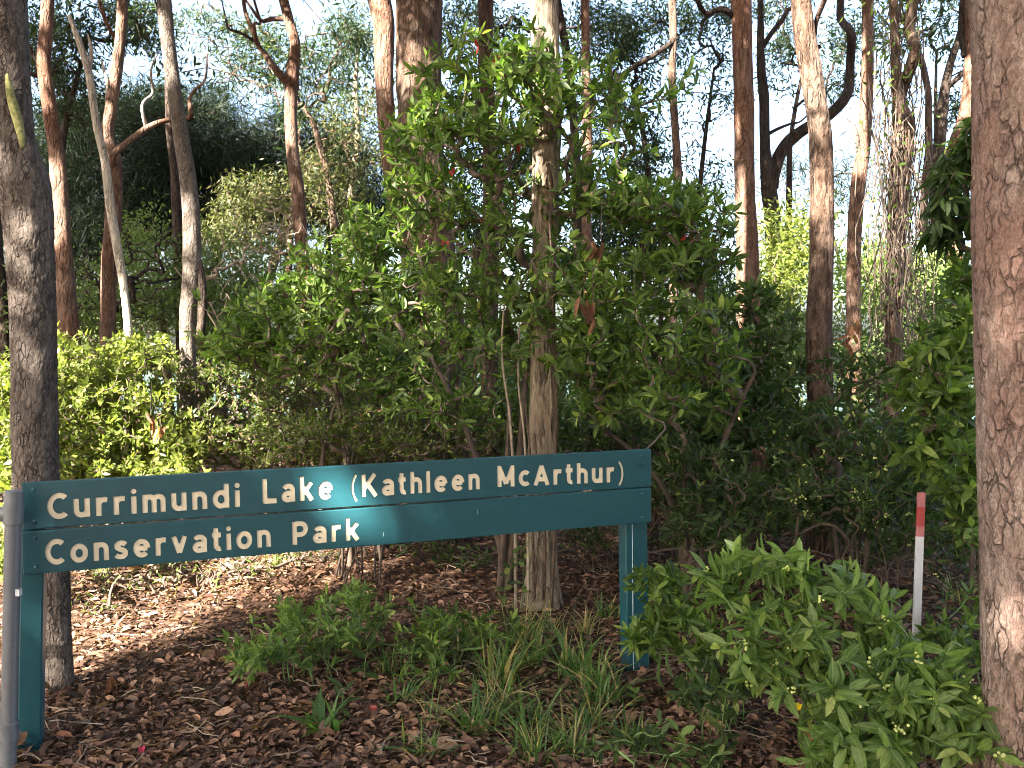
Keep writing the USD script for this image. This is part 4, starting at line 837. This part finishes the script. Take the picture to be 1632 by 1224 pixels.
shrub('broad_leaf_shrub', 'dark glossy shrub spreading over the right end of the sign', [(1040, 330, 5.6, 85, 50, .5, 60), (1100, 390, 5.6, 80, 60, .5, 70), (1010, 440, 5.7, 100, 70, .6, 90), (1090, 520, 5.6, 100, 80, .6, 95), (980, 560, 5.7, 90, 70, .6, 60), (1060, 630, 5.5, 90, 50, .5, 50), (960, 640, 5.6, 60, 40, .5, 40), (920, 540, 5.6, 70, 90, .5, 50), (1140, 600, 5.8, 60, 90, .5, 50), (1120, 340, 5.7, 60, 50, .4, 30), (1010, 735, 4.6, 18, 14, .1, 3)],
      on_ground(P(1080, 960, 6.0)), 8, 'broad_leaf', .093, .031, 202, single=300, wig=.16, spread=.95, extra=red_leaves([(1098, 372)], 5.3))
shrub('broad_leaf_shrub', 'green shrub sloping down to the left behind the sign words Lake and Kathleen', [(600, 370, 6.8, 75, 50, .6, 80), (530, 430, 6.8, 100, 55, .7, 110), (620, 470, 6.8, 110, 75, .7, 110), (440, 490, 6.9, 95, 50, .6, 95), (370, 545, 7, 65, 32, .5, 45), (520, 560, 6.9, 150, 55, .7, 100), (640, 600, 6.8, 90, 60, .6, 90), (430, 560, 7, 90, 40, .5, 60), (590, 520, 6.6, 110, 60, .5, 60)],
      on_ground(P(560, 850, 7.0)), 8, 'broad_leaf', .093, .030, 203, single=300, wig=.16, spread=.95)
shrub('thicket_shrub', 'tangled brown-green twiggy thicket low behind the sign words Currimundi Lake', [(330, 610, 8, 100, 55, .7, 230), (450, 630, 8, 130, 60, .8, 300), (570, 640, 8, 110, 65, .8, 230), (400, 705, 7.7, 150, 42, .6, 200), (300, 690, 7.6, 70, 45, .5, 110), (610, 710, 7.8, 90, 42, .5, 130)],
      on_ground(P(440, 800, 8.2)), 9, 'thicket_leaf', .055, .022, 204, kind='mid', nroots=9, wig=.2, rtip=.003, spread=.9)
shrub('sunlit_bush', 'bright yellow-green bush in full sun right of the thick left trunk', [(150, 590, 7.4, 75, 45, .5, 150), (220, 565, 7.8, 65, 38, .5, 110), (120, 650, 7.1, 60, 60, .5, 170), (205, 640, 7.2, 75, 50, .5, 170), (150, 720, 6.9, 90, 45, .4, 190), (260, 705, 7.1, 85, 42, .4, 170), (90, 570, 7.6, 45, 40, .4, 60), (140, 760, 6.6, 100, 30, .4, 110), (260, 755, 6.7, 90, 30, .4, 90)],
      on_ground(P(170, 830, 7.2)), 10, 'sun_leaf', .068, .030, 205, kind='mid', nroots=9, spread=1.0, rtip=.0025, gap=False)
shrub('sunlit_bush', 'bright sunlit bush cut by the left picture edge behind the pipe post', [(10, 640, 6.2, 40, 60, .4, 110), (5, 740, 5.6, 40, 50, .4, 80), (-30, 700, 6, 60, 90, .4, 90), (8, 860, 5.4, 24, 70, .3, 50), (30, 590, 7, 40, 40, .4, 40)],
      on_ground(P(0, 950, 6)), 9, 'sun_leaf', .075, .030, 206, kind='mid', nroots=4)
shrub('thicket_shrub', 'low bare twiggy undergrowth on the sunlit litter under the sign left half', [(340, 912, 6.3, 130, 26, .4, 60), (200, 930, 6.0, 100, 28, .4, 40), (480, 890, 6.7, 80, 26, .4, 50), (150, 980, 5.4, 50, 20, .2, 12)],
      on_ground(P(320, 930, 6.2)), 3, 'thicket_leaf', .045, .018, 207, kind='mid', nroots=16, wig=.25, rtip=.0022)
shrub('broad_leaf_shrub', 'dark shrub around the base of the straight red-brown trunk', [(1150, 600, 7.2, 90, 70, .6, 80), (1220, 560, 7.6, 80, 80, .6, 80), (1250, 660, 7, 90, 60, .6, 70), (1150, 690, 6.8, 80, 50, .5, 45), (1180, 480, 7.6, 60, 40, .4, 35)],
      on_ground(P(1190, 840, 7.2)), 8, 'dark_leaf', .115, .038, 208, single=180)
shrub('berry_undergrowth', 'dim undergrowth dotted with pale yellow berries left of the white stake', [(1330, 700, 6.2, 110, 60, .5, 90), (1280, 780, 6, 80, 60, .4, 70), (1400, 800, 5.6, 80, 60, .4, 80), (1370, 600, 6.6, 80, 60, .5, 60), (1440, 720, 5.8, 60, 60, .4, 55)],
      on_ground(P(1350, 910, 6.2)), 7, 'dark_leaf', .085, .032, 209, single=200, extra=lambda t, a, b, r: berries(t, a, b, r, 90, r=.008))
shrub('broad_leaf_shrub', 'mid-green shrub between white stake and near right trunk', [(1520, 650, 4.7, 60, 70, .4, 60), (1500, 560, 4.9, 60, 60, .4, 40), (1540, 480, 5, 40, 70, .4, 40), (1530, 760, 4.5, 60, 50, .35, 45), (1480, 720, 4.8, 45, 40, .3, 24), (1550, 840, 4.4, 40, 50, .3, 22), (1440, 630, 5.2, 40, 40, .3, 16)],
      on_ground(P(1560, 1010, 4.9)), 8, 'broad_leaf', .105, .038, 210, single=260)
shrub('climber', 'dark drooping leaf spray hanging beside the top of the near right trunk', [(1528, 290, 5, 40, 70, .3, 40), (1550, 230, 5, 26, 50, .25, 18), (1500, 360, 5.1, 40, 40, .3, 16)],
      on_ground(P(1575, 900, 5)), 8, 'dark_leaf', .13, .036, 211, single=150, up=-.7, droop=.4, cat='climber', nroots=1)
shrub('berry_shrub', 'front shrub of large green leaves with pale berry clusters, right foreground', [(1130, 930, 3.75, 40, 34, .15, 9), (1185, 905, 3.7, 60, 25, .2, 11), (1270, 905, 3.7, 70, 25, .2, 14), (1345, 930, 3.6, 80, 32, .2, 16), (1230, 965, 3.6, 100, 40, .25, 20), (1410, 1000, 3.5, 60, 45, .2, 14), (1290, 1040, 3.45, 120, 50, .3, 32), (1440, 1060, 3.4, 90, 45, .3, 26), (1195, 1060, 3.4, 60, 40, .2, 14),
    (1350, 1115, 3.25, 130, 45, .3, 32), (1490, 1125, 3.2, 90, 50, .3, 32), (1420, 1190, 3.0, 140, 45, .25, 40), (1550, 1165, 3.1, 50, 45, .2, 15), (1310, 1205, 3.0, 60, 25, .15, 9)],
      on_ground(P(1350, 1110, 3.7)), 8, 'front_leaf', .098, .034, 212, single=300, nroots=8, spread=1.1, up=.0, wig=.14, wood='green_stem', extra=lambda t, a, b, r: berries(t, a + [0, -.03, .01], b, r, 95, r=.0056), back=.09, droop=.25)
shrub('post_shrub', 'small dark green shrub growing against the right sign post', [(1060, 915, 4.25, 36, 28, .12, 13), (1010, 930, 4.2, 26, 24, .1, 5), (1075, 970, 4.2, 46, 45, .15, 24), (1110, 1010, 4.1, 36, 35, .15, 16), (1050, 1010, 4.15, 40, 30, .12, 12), (1012, 1020, 4.1, 26, 18, .1, 8)],
      on_ground(P(1070, 1050, 4.3)), 8, 'broad_leaf', .085, .028, 213, single=250, nroots=4, wood='green_stem', back=.08, up=.05)
shrub('herb_clump', 'low clump of pale green herbs on leaf litter below the word Park', [(560, 955, 4.9, 55, 22, .25, 26), (480, 985, 4.7, 60, 28, .25, 32), (430, 1030, 4.4, 60, 32, .22, 34), (400, 1060, 4.2, 40, 22, .18, 16), (520, 1020, 4.5, 60, 34, .22, 28), (600, 985, 4.8, 40, 26, .2, 16), (372, 1035, 4.4, 18, 22, .1, 5)],
      on_ground(P(490, 1060, 4.5)), 7, 'front_leaf', .068, .020, 214, single=300, nroots=14, wood='green_stem', back=.07, rtip=.0016)
shrub('herb_clump', 'low herbs and seedlings trailing right of the pale green clump', [(690, 985, 4.7, 60, 26, .3, 22), (740, 1010, 4.6, 70, 30, .3, 22), (650, 1030, 4.5, 60, 26, .25, 14), (800, 1000, 4.7, 60, 25, .25, 12), (690, 1060, 4.3, 50, 25, .2, 8)],
      on_ground(P(710, 1050, 4.6)), 6, 'broad_leaf', .072, .021, 215, single=200, nroots=14, wood='green_stem', back=.07, rtip=.0016)
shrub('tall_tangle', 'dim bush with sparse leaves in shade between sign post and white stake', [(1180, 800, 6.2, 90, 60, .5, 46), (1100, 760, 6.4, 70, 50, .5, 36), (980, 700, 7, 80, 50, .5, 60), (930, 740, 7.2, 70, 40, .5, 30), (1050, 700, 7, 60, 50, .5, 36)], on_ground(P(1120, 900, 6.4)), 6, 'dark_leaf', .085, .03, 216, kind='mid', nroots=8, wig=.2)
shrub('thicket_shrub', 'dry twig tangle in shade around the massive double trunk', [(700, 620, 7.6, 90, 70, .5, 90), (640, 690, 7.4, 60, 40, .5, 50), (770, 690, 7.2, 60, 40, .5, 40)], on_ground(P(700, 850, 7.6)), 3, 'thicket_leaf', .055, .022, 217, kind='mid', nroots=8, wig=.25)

shrub('thicket_shrub', 'dense twiggy green-brown thicket just behind the top edge of the sign, middle', [(480, 715, 7.2, 110, 45, .5, 130), (600, 700, 7.2, 110, 50, .5, 150), (730, 700, 7.0, 100, 55, .5, 130), (560, 780, 7.2, 160, 40, .4, 60)],
      on_ground(P(600, 900, 7.3)), 9, 'thicket_leaf', .058, .022, 218, kind='mid', nroots=12, wig=.22, rtip=.0028, spread=.95)
shrub('tall_tangle', 'dark dense tangle behind the right end of the sign and the right post', [(960, 690, 7.2, 80, 60, .5, 90), (1060, 720, 7, 90, 70, .5, 120), (1140, 770, 6.7, 80, 60, .5, 80), (1000, 800, 7, 90, 40, .4, 40)],
      on_ground(P(1040, 890, 7.0)), 8, 'dark_leaf', .075, .028, 219, kind='mid', nroots=12, wig=.2, rtip=.0026)
shrub('tall_tangle', 'dark dense tangle between vine-hung trunk foot and white stake', [(1260, 800, 6.9, 80, 60, .5, 80), (1380, 840, 6.6, 80, 50, .5, 70), (1510, 850, 6.2, 60, 60, .5, 60)],
      on_ground(P(1380, 920, 6.7)), 8, 'dark_leaf', .075, .028, 220, kind='mid', nroots=12, wig=.2, rtip=.0026)
shrub('tall_tangle', 'low dark leafy growth on shaded litter around the foot of the cream trunk', [(1000, 850, 6.7, 90, 32, .4, 34), (1120, 880, 6.2, 70, 26, .4, 26), (930, 860, 6.6, 60, 26, .3, 18), (760, 890, 6.6, 90, 24, .4, 20), (670, 880, 7, 60, 24, .4, 16)],
      on_ground(P(960, 900, 6.7)), 7, 'dark_leaf', .065, .024, 226, kind='mid', nroots=16, wig=.2, rtip=.002)
shrub('tall_tangle', 'dark leafy tangle hanging to the ground right of the sign end', [(1080, 720, 5.5, 50, 50, .3, 40), (1140, 760, 5.5, 70, 60, .35, 56), (1200, 800, 5.6, 60, 50, .35, 40), (1090, 830, 5.3, 50, 50, .3, 28), (1150, 850, 5.2, 50, 36, .3, 22)],
      on_ground(P(1120, 960, 5.6)), 8, 'dark_leaf', .078, .028, 227, kind='mid', nroots=8, wig=.2, rtip=.0024)
shrub('tall_tangle', 'dark leafy tangle around the white stake in front of the vine-hung trunk', [(1290, 790, 5.4, 70, 50, .35, 44), (1390, 800, 5.2, 60, 50, .3, 40), (1450, 860, 5.4, 50, 40, .3, 24), (1530, 880, 5.2, 40, 50, .3, 22)],
      on_ground(P(1380, 960, 5.4)), 8, 'dark_leaf', .075, .027, 228, kind='mid', nroots=10, wig=.2, rtip=.0024, extra=lambda t, a, b, r: berries(t, a, b, r, 40, r=.006))
shrub('thicket_shrub', 'green-brown twiggy growth hiding the stems just above the word Lake', [(470, 690, 6.3, 80, 40, .35, 70), (560, 680, 6.3, 80, 45, .35, 70), (650, 700, 6.2, 70, 36, .35, 50), (770, 690, 6.3, 60, 36, .3, 34)],
      on_ground(P(560, 900, 6.4)), 9, 'thicket_leaf', .056, .02, 229, kind='mid', nroots=10, wig=.22, rtip=.0022, spread=.95)
shrub('dry_branch_tangle', 'bare pale branch tangle low behind the twisting forked trunk', [(430, 370, 12, 80, 50, .8, 60), (380, 440, 12, 80, 60, .8, 50)], on_ground(P(420, 560, 12)), 2, 'olive_leaf', .06, .02, 221, kind='far', wood='pale_twig', nroots=4, wig=.3, rtip=.004, cat='branches')
shrub('dry_branch_tangle', 'bare dark branch tangle between forked trunk and leaning grey-brown trunk', [(240, 420, 12, 70, 80, .8, 70), (150, 460, 12, 60, 60, .8, 40)], on_ground(P(220, 600, 12)), 2, 'dark_leaf', .07, .02, 222, kind='far', wood='dark_bark', nroots=4, wig=.3, rtip=.005, cat='branches')
shrub('herb_clump', 'low leafy herbs in shade at the foot of the near right trunk', [(1540, 1030, 3.9, 50, 30, .2, 16), (1500, 1010, 4.1, 50, 30, .2, 12), (1560, 960, 4.2, 30, 40, .2, 8)], on_ground(P(1530, 1080, 3.9)), 7, 'broad_leaf', .075, .028, 223, single=120, nroots=8, wood='green_stem')
shrub('herb_clump', 'low dark ground herbs between right sign post and berry shrub', [(1130, 1050, 3.9, 40, 20, .2, 9), (1110, 1105, 3.6, 50, 18, .2, 9), (1170, 1100, 3.5, 40, 20, .15, 8)], on_ground(P(1130, 1100, 3.8)), 6, 'dark_leaf', .07, .028, 224, single=120, nroots=10, wood='green_stem')
shrub('herb_clump', 'sparse low herbs at the bottom edge left of the berry shrub', [(1050, 1180, 3.45, 60, 25, .2, 10), (1130, 1200, 3.3, 50, 25, .2, 9), (960, 1190, 3.4, 50, 18, .15, 6)], on_ground(P(1060, 1220, 3.4)), 6, 'dark_leaf', .062, .022, 225, single=120, nroots=10, wood='green_stem')
# a few curled brown dead leaves caught in the shrubs
def dead_cluster(label, spots, d, n=5, L=.11):
    rng = np.random.default_rng(int(spots[0][0]))
    t = thing('dead_leaf_cluster', label, 'dead leaves')
    for x, y in spots:
        c = P(x, y, d)
        put_leaves(t, 'dead_leaf', c + rng.normal(size=(n, 3)) * .035, unit(rng.normal(size=(n, 3)) * .35 + [0, 0, -1]), rand_dirs(n, rng) + [0, -1, 0], L * rng.uniform(.7, 1.2, n), .03, rng.uniform(0, 1, n), 'fine', single=n, fold=1.0, droop=.5, rng=rng)
        obj('twig', tubes([np.linspace(c, c + [rng.normal() * .05, .05, .25], 5)], [[.003] * 5], 5), 'twig', t)
dead_cluster('brown dried leaves hanging over the sign near the slim light brown trunk', [(930, 480), (945, 490), (958, 385)], 5.2)
dead_cluster('dried red-brown leaf hanging above the sign word Currimundi', [(258, 680), (240, 662)], 6.4, 3, .14)
dead_cluster('dry brown leaf bunch hanging among stems left of the vine-hung trunk', [(1360, 520), (1350, 535)], 6.2, 5)
# ================================================================== GRASS TUFTS
def tuft(label, px, py, n, Lb, seed, spread=.9, W=.011, dry=.15, group=None):
    rng = np.random.default_rng(seed)
    base = GP(px, py)
    t = thing('grass_tuft', label, 'grass tuft', group)
    S = 7
    az = rng.uniform(0, 2 * pi, n); l = Lb * rng.uniform(.45, 1.15, n); lean = rng.uniform(.1, spread, n)
    s = np.linspace(0, 1, S)[None]
    out = (lean[:, None] * s * .6 + .55 * lean[:, None] * s ** 2) * l[:, None]; hgt = (s - .48 * lean[:, None] * s ** 2.3) * l[:, None] * .9
    o = rng.normal(size=(n, 2)) * .035
    x = base[0] + o[:, :1] + np.cos(az)[:, None] * out; y = base[1] + o[:, 1:] + np.sin(az)[:, None] * out; z = base[2] - .02 + hgt
    z = np.maximum(z, base[2] + .012)
    c = np.stack([x, y, z], -1)
    side = np.stack([-np.sin(az), np.cos(az), 0 * az], -1)[:, None] + rng.normal(size=(n, 1, 3)) * .25
    w = W * rng.uniform(.6, 1.2, (n, 1)) * np.sin(np.linspace(.7, pi, S))[None] * .5 + .0003
    v = np.stack([c - side * w[..., None], c + side * w[..., None]], 2).reshape(-1, 3)
    k_ = np.arange(S - 1) * 2
    f = np.stack([k_, k_ + 1, k_ + 3, k_ + 2], -1)
    tone = np.where(rng.uniform(size=n) < dry, rng.uniform(.86, 1, n), rng.uniform(0, .82, n))
    V_ = v.reshape(n, 2 * S, 3)
    size = l * (base[1] < 9)
    pick = np.argsort(-l)[:min(40, n // 2)]
    rest = np.setdiff1d(np.arange(n), pick)
    for i_ in pick: obj('blade', (V_[i_], f), 'grass_blade', t, smooth=True, prim={'rnd': np.full(2 * S, tone[i_]), 'rib': np.ones(2 * S)})
    obj('fine_blades', (V_[rest].reshape(-1, 3), (f[None] + (np.arange(len(rest)) * 2 * S)[:, None, None]).reshape(-1, 4)), 'grass_blade', t, smooth=True, prim={'rnd': np.repeat(tone[rest], 2 * S), 'rib': np.ones(len(rest) * 2 * S)}, kind='stuff')
for a in (('grass tuft with straw-coloured blades in the middle foreground below the sign', 800, 1090, 70, .40, 301, 1.0, .011, .3),
          ('bright green arching grass tuft below the right sign post', 910, 1080, 60, .36, 302, 1.0, .013, .1),
          ('nearest green grass tuft at the bottom centre edge', 760, 1165, 60, .30, 303, 1.1, .011, .12),
          ('thin grass tuft on litter right of the bottom centre', 905, 1200, 60, .26, 304, 1.1, .008, .2),
          ('strap-leaved dark tuft on litter left of the nearest grass tuft', 512, 1165, 26, .24, 305, 1.1, .026, .0),
          ('dry straw tuft by the foot of the cream trunk', 935, 1010, 40, .22, 306, .8, .007, .95),
          ('pale grass tuft left of the right sign post', 968, 985, 34, .26, 307, .7, .009, .35),
          ('drooping yellow-green grass at the right edge of the pale herb clump', 560, 1040, 50, .26, 308, 1.0, .009, .15),
          ('small green tuft between herb clump and straw-bladed tuft', 690, 1060, 36, .26, 309, 1.0, .012, .1),
          ('leaning green tuft behind the straw-bladed tuft', 740, 1035, 50, .32, 310, 1.0, .010, .15),
          ('grass tuft right of the foot of the right sign post', 1105, 1095, 30, .20, 311, 1.1, .008, .4),
          ('thin grass at the bottom edge left of the pale-stemmed plant', 1010, 1190, 60, .24, 312, 1.2, .007, .2),
          ('dark grass tuft deep in shade right of the sign end', 1130, 860, 80, .55, 313, 1.0, .009, .1),
          ('dark grass tuft in shade behind the top of the berry shrub', 1240, 850, 80, .55, 314, 1.0, .009, .1),
          ('dark grass tuft in shade just beyond the right sign post', 1080, 830, 70, .5, 315, 1.0, .009, .1),
          ('dark tuft at the foot of the vine-hung trunk', 1400, 900, 70, .45, 316, 1.0, .009, .2),
          ('thin sunlit tuft on the bright litter under the sign', 290, 905, 40, .30, 317, .9, .007, .4),
          ('green tuft on litter between cream trunk and right post', 1000, 880, 40, .35, 318, .9, .009, .15),
          ('broad spreading green tuft in front of the right sign post foot', 960, 1120, 70, .34, 320, 1.1, .010, .12),
          ('green and straw tuft just left of the bright arching tuft', 850, 1060, 60, .38, 321, 1.0, .010, .25),
          ('fine dark tuft in the middle of the foreground litter', 850, 1150, 60, .26, 322, 1.2, .009, .15),
          ('small arching tuft between the herb clump and the nearest tuft', 640, 1120, 36, .22, 323, 1.1, .009, .15),
          ('thin tuft at the bottom edge under the strap-leaved tuft', 680, 1205, 40, .22, 324, 1.2, .008, .25),
          ('low grass under the left side of the berry shrub', 1150, 1150, 50, .22, 325, 1.2, .008, .2),
          ('wispy tall tuft behind the straw-bladed tuft in the middle', 830, 1030, 50, .44, 330, .8, .006, .3),
          ('wispy tuft in front of the cream trunk roots', 880, 1015, 40, .36, 331, .9, .006, .3),
          ('wispy pale tuft between bright arching tuft and broad spreading tuft', 935, 1095, 46, .36, 332, 1.0, .006, .35),
          ('long thin-bladed tuft below the straw-bladed tuft', 800, 1130, 54, .36, 333, 1.1, .007, .25),
          ('long thin-bladed tuft at the bottom edge right of the nearest tuft', 850, 1215, 54, .32, 334, 1.1, .007, .2),
          ('fine wispy tuft left of the low herbs at the bottom edge', 940, 1165, 50, .3, 335, 1.1, .006, .3),
          ('thin dry wisps on bare litter left of the nearest tuft', 700, 1150, 26, .24, 336, 1.2, .005, .6),
          ('fine wisps beside the dark broad-leaved seedling', 620, 1075, 34, .26, 337, 1.0, .006, .25),
          ('thin green tuft on the sunlit litter behind the left sign post', 160, 925, 34, .34, 338, .8, .006, .4),
          ('small tuft on sunlit litter under the gap between Conservation and Park', 440, 905, 30, .28, 339, .9, .006, .3),
          ('sparse tuft near the tree foot behind the white stake', 1520, 960, 40, .3, 319, 1.0, .008, .3)):
    tuft(*a)

# seedlings: a stem with a handful of leaves
def seedling(label, px, py, h, n, L, W, species, seed, lean=.1, name='seedling'):
    rng = np.random.default_rng(seed)
    b = GP(px, py); t = thing(name, label, 'seedling')
    q = spline(np.array([b - [0, 0, .02], b + [lean * h * .3, 0, h * .5], b + [lean * h, rng.normal() * .03, h]]), 10)
    obj('stem', tubes([q], [np.linspace(.0035, .0018, 10)], 6), 'green_stem', t, smooth=True)
    i_ = np.linspace(3, 9, n).astype(int); ph = np.arange(n) * 2.4 + rng.uniform(0, 6)
    ax = unit(np.stack([np.cos(ph), np.sin(ph), np.linspace(.1, .8, n)], -1))
    put_leaves(t, species, q[i_], ax, np.tile([0, -.25, 1.], (n, 1)) + rng.normal(size=(n, 3)) * .2, L * rng.uniform(.75, 1.15, n), W, rng.uniform(.25, 1, n), 'fine', single=n, rng=rng)
seedling('dark round-leaved sapling by the foot of the cream trunk', 800, 985, .42, 11, .085, .045, 'dark_leaf', 401, .2)
seedling('pale-tipped sapling beside the cream trunk base', 832, 975, .46, 9, .075, .036, 'front_leaf', 402, .05)
seedling('broad dark-leaved seedling in front of the herb clump', 580, 1090, .20, 8, .10, .05, 'dark_leaf', 403)
seedling('small bright seedling on bare litter below the straw-bladed tuft', 690, 1100, .13, 6, .055, .02, 'front_leaf', 404)
seedling('two-leaved light seedling left of the bright small seedling', 655, 1075, .17, 5, .055, .02, 'front_leaf', 405)
seedling('low dark seedling on litter right of the post shrub', 1100, 1105, .10, 6, .06, .03, 'broad_leaf', 406)
seedling('low round-leaved seedling near the grass right of the right post', 1010, 1130, .08, 7, .055, .03, 'broad_leaf', 407)
seedling('pale-stemmed plant with drooping dark leaves at the bottom right of centre', 1148, 1225, .30, 10, .10, .04, 'dark_leaf', 408, .05)
seedling('grey-leaved plant at the bottom edge left of the pale-stemmed plant', 1095, 1240, .2, 9, .085, .035, 'front_leaf', 409, -.2)
seedling('dark lance-leaved seedling at the foot of the strap-leaved tuft', 545, 1140, .13, 8, .09, .026, 'dark_leaf', 410)
seedling('seedling with paired leaves left of the white stake foot', 1170, 1120, .14, 8, .07, .03, 'broad_leaf', 411)
seedling('bright little seedling on the sunlit litter under the word Conservation', 400, 930, .16, 6, .06, .026, 'front_leaf', 414)
seedling('second small seedling in the sunlit litter, left of the bright little one', 345, 945, .12, 5, .05, .022, 'broad_leaf', 415)
seedling('seedling in dim litter between white stake and near right trunk', 1505, 985, .22, 9, .08, .032, 'broad_leaf', 412)
seedling('low seedling right of the white stake foot', 1540, 1075, .22, 9, .085, .035, 'broad_leaf', 413)

# ================================================================== LEAF LITTER
def litter():
    rng = np.random.default_rng(55)
    t = thing('leaf_litter', 'thick brown leaf litter covering the forest floor', 'leaf litter', kind='stuff')
    def scatter(n, x0, x1, y0, y1, wide):
        y = rng.uniform(y0, y1, n) ; x = rng.uniform(-1, 1, n) * (wide * y + .6)
        return x, y
    def lay(n, y0, y1, kind, L0, single, zmax):
        u = rng.uniform(size=n); y = y0 * (y1 / y0) ** u; x = rng.uniform(-1, 1, n) * (.72 * y + 1.0)
        z = ground_z(x, y) + rng.uniform(.0, 1, n) ** 1.6 * zmax + .004
        p = np.stack([x, y, z], -1)
        az = rng.uniform(0, 2 * pi, n); tilt = rng.normal(size=n) * .24
        ax = np.stack([np.cos(az), np.sin(az), tilt], -1)
        nr = np.array([0, 0, 1.]) + rng.normal(size=(n, 3)) * .30
        tone = np.clip(rng.beta(1.6, 2.3, n) * .95 + .25 * (meshkit.noise(p * 1.6, 3) - .5), 0, .93 if L0 > .06 else 1)
        L_ = L0 * np.clip(rng.lognormal(0, .42, n), .45, 1.9)
        put_leaves(t, 'litter_leaf', p, ax, nr, L_, L_ * rng.uniform(.24, .5, n), tone, kind, single=single, fold=.5, droop=.22, rng=rng, mass='litter_mass', curl=1.2)
    lay(56000, 2.4, 6.2, 'fine', .036, 250, .035)
    lay(2600, 2.6, 6.5, 'fine', .068, 50, .05)
    lay(66000, 6.0, 16, 'mid', .050, 0, .04)
    lay(16000, 15, 27, 'far', .10, 0, .05)
    # fallen twigs
    n = 700
    y = 2.6 * (13 / 2.6) ** rng.uniform(size=n); x = rng.uniform(-1, 1, n) * (.62 * y + .4); az = rng.uniform(0, pi, n); l = rng.uniform(.05, .32, n)
    a = np.stack([np.cos(az) * l, np.sin(az) * l, rng.normal(size=n) * .06 * l], -1); c = np.stack([x, y, ground_z(x, y) + .03 + rng.uniform(0, .02, n)], -1)
    s = np.linspace(-.5, .5, 5)[None, :, None]
    pth = c[:, None] + a[:, None] * s + rng.normal(size=(n, 5, 3)) * .01
    obj('fallen_twigs', tubes(pth, rng.uniform(.0012, .0035, (n, 1)) * np.ones((n, 5)), 4), 'pale_twig', t, smooth=True, kind='stuff')
litter()
def single_leaf(name, label, cat, px, py, mat_, L, W, seed, n=1, lift=.03, fold=.8, droop=.4, ax=None):
    rng = np.random.default_rng(seed); p = GP(px, py) + [0, 0, lift]
    T = unit(rng.normal(size=(n, 3)) * [1, 1, .25]) if ax is None else np.tile(ax, (n, 1)) + rng.normal(size=(n, 3)) * .25
    v, f, nv, rib = leaf_mesh(np.tile(p, (n, 1)) + rng.normal(size=(n, 3)) * .006, T, np.array([0, -.5, 1.]) + rng.normal(size=(n, 3)) * .3, L, W, 'fine', fold, droop, rng)
    obj(name, (v, f), mat_, smooth=True, prim={'rnd': np.repeat(rng.uniform(0, 1, n), nv), 'rib': rib}, label=label, cat=cat)
single_leaf('fallen_flower', 'yellow trumpet flower lying on litter under the berry shrub', 'flower', 1276, 1150, 'yellow_petal', .035, .03, 1, 5, .06)
single_leaf('fallen_petal', 'bright pink petal on litter near the bottom left', 'petal', 231, 1206, 'pink_petal', .045, .026, 2, 1)
single_leaf('fallen_leaf', 'bright red leaf on litter left of the herb clump', 'fallen leaf', 397, 1095, 'red_leaf', .05, .03, 3, 2)
single_leaf('fallen_leaf', 'small red leaf on litter below the strap-leaved tuft', 'fallen leaf', 600, 1140, 'red_leaf', .04, .025, 4, 1)
single_leaf('bark_curl', 'large curled red-brown dead leaf standing beside the yellow flower', 'bark', 1297, 1190, 'dead_leaf', .16, .07, 5, 2, .10, 1.3, .5, np.array([.15, 0, -.9]))
single_leaf('bark_curl', 'curled brown dead leaf lying right of the standing red-brown one', 'bark', 1320, 1200, 'dead_leaf', .13, .06, 6, 1, .05, 1.2, .4, np.array([.9, .2, .25]))
single_leaf('bark_curl', 'upright reddish dried leaf on the shaded litter near the left post', 'bark', 180, 1105, 'dead_leaf', .11, .03, 7, 3, .09, 1.0, .5, np.array([.05, 0, -1.]))
single_leaf('fallen_leaf', 'pale cream curved leaf on litter near the left post', 'fallen leaf', 128, 1190, 'pale_leaf', .085, .018, 8, 1, .03, .3, .3, np.array([1., .3, .1]))
single_leaf('fallen_leaf', 'orange-brown oval leaf on litter among the brown, left foreground', 'fallen leaf', 205, 1155, 'dead_leaf', .06, .028, 9, 1, .035, .3, .1, np.array([.3, .8, .3]))
single_leaf('fallen_leaf', 'large orange-brown leaf at the foot of the left sign post', 'fallen leaf', 85, 1188, 'dead_leaf', .09, .04, 10, 1, .04, .4, .2, np.array([.9, .1, .35]))
single_leaf('fallen_leaf', 'tan upright leaf between pipe post and left sign post', 'fallen leaf', 22, 1210, 'dead_leaf', .07, .045, 12, 2, .05, .6, .3, np.array([.1, .1, 1.]))
straw = GP(78, 1166) + [0, 0, .05]; straw2 = GP(165, 1168) + [0, 0, .04]
obj('dry_stick', tubes([np.linspace(straw, straw2, 6) + np.random.default_rng(2).normal(size=(6, 3)) * .003], [[.0025] * 6], 6), 'dead_wood', smooth=True, label='straw-coloured thin stick on litter beside the left sign post', cat='stick')
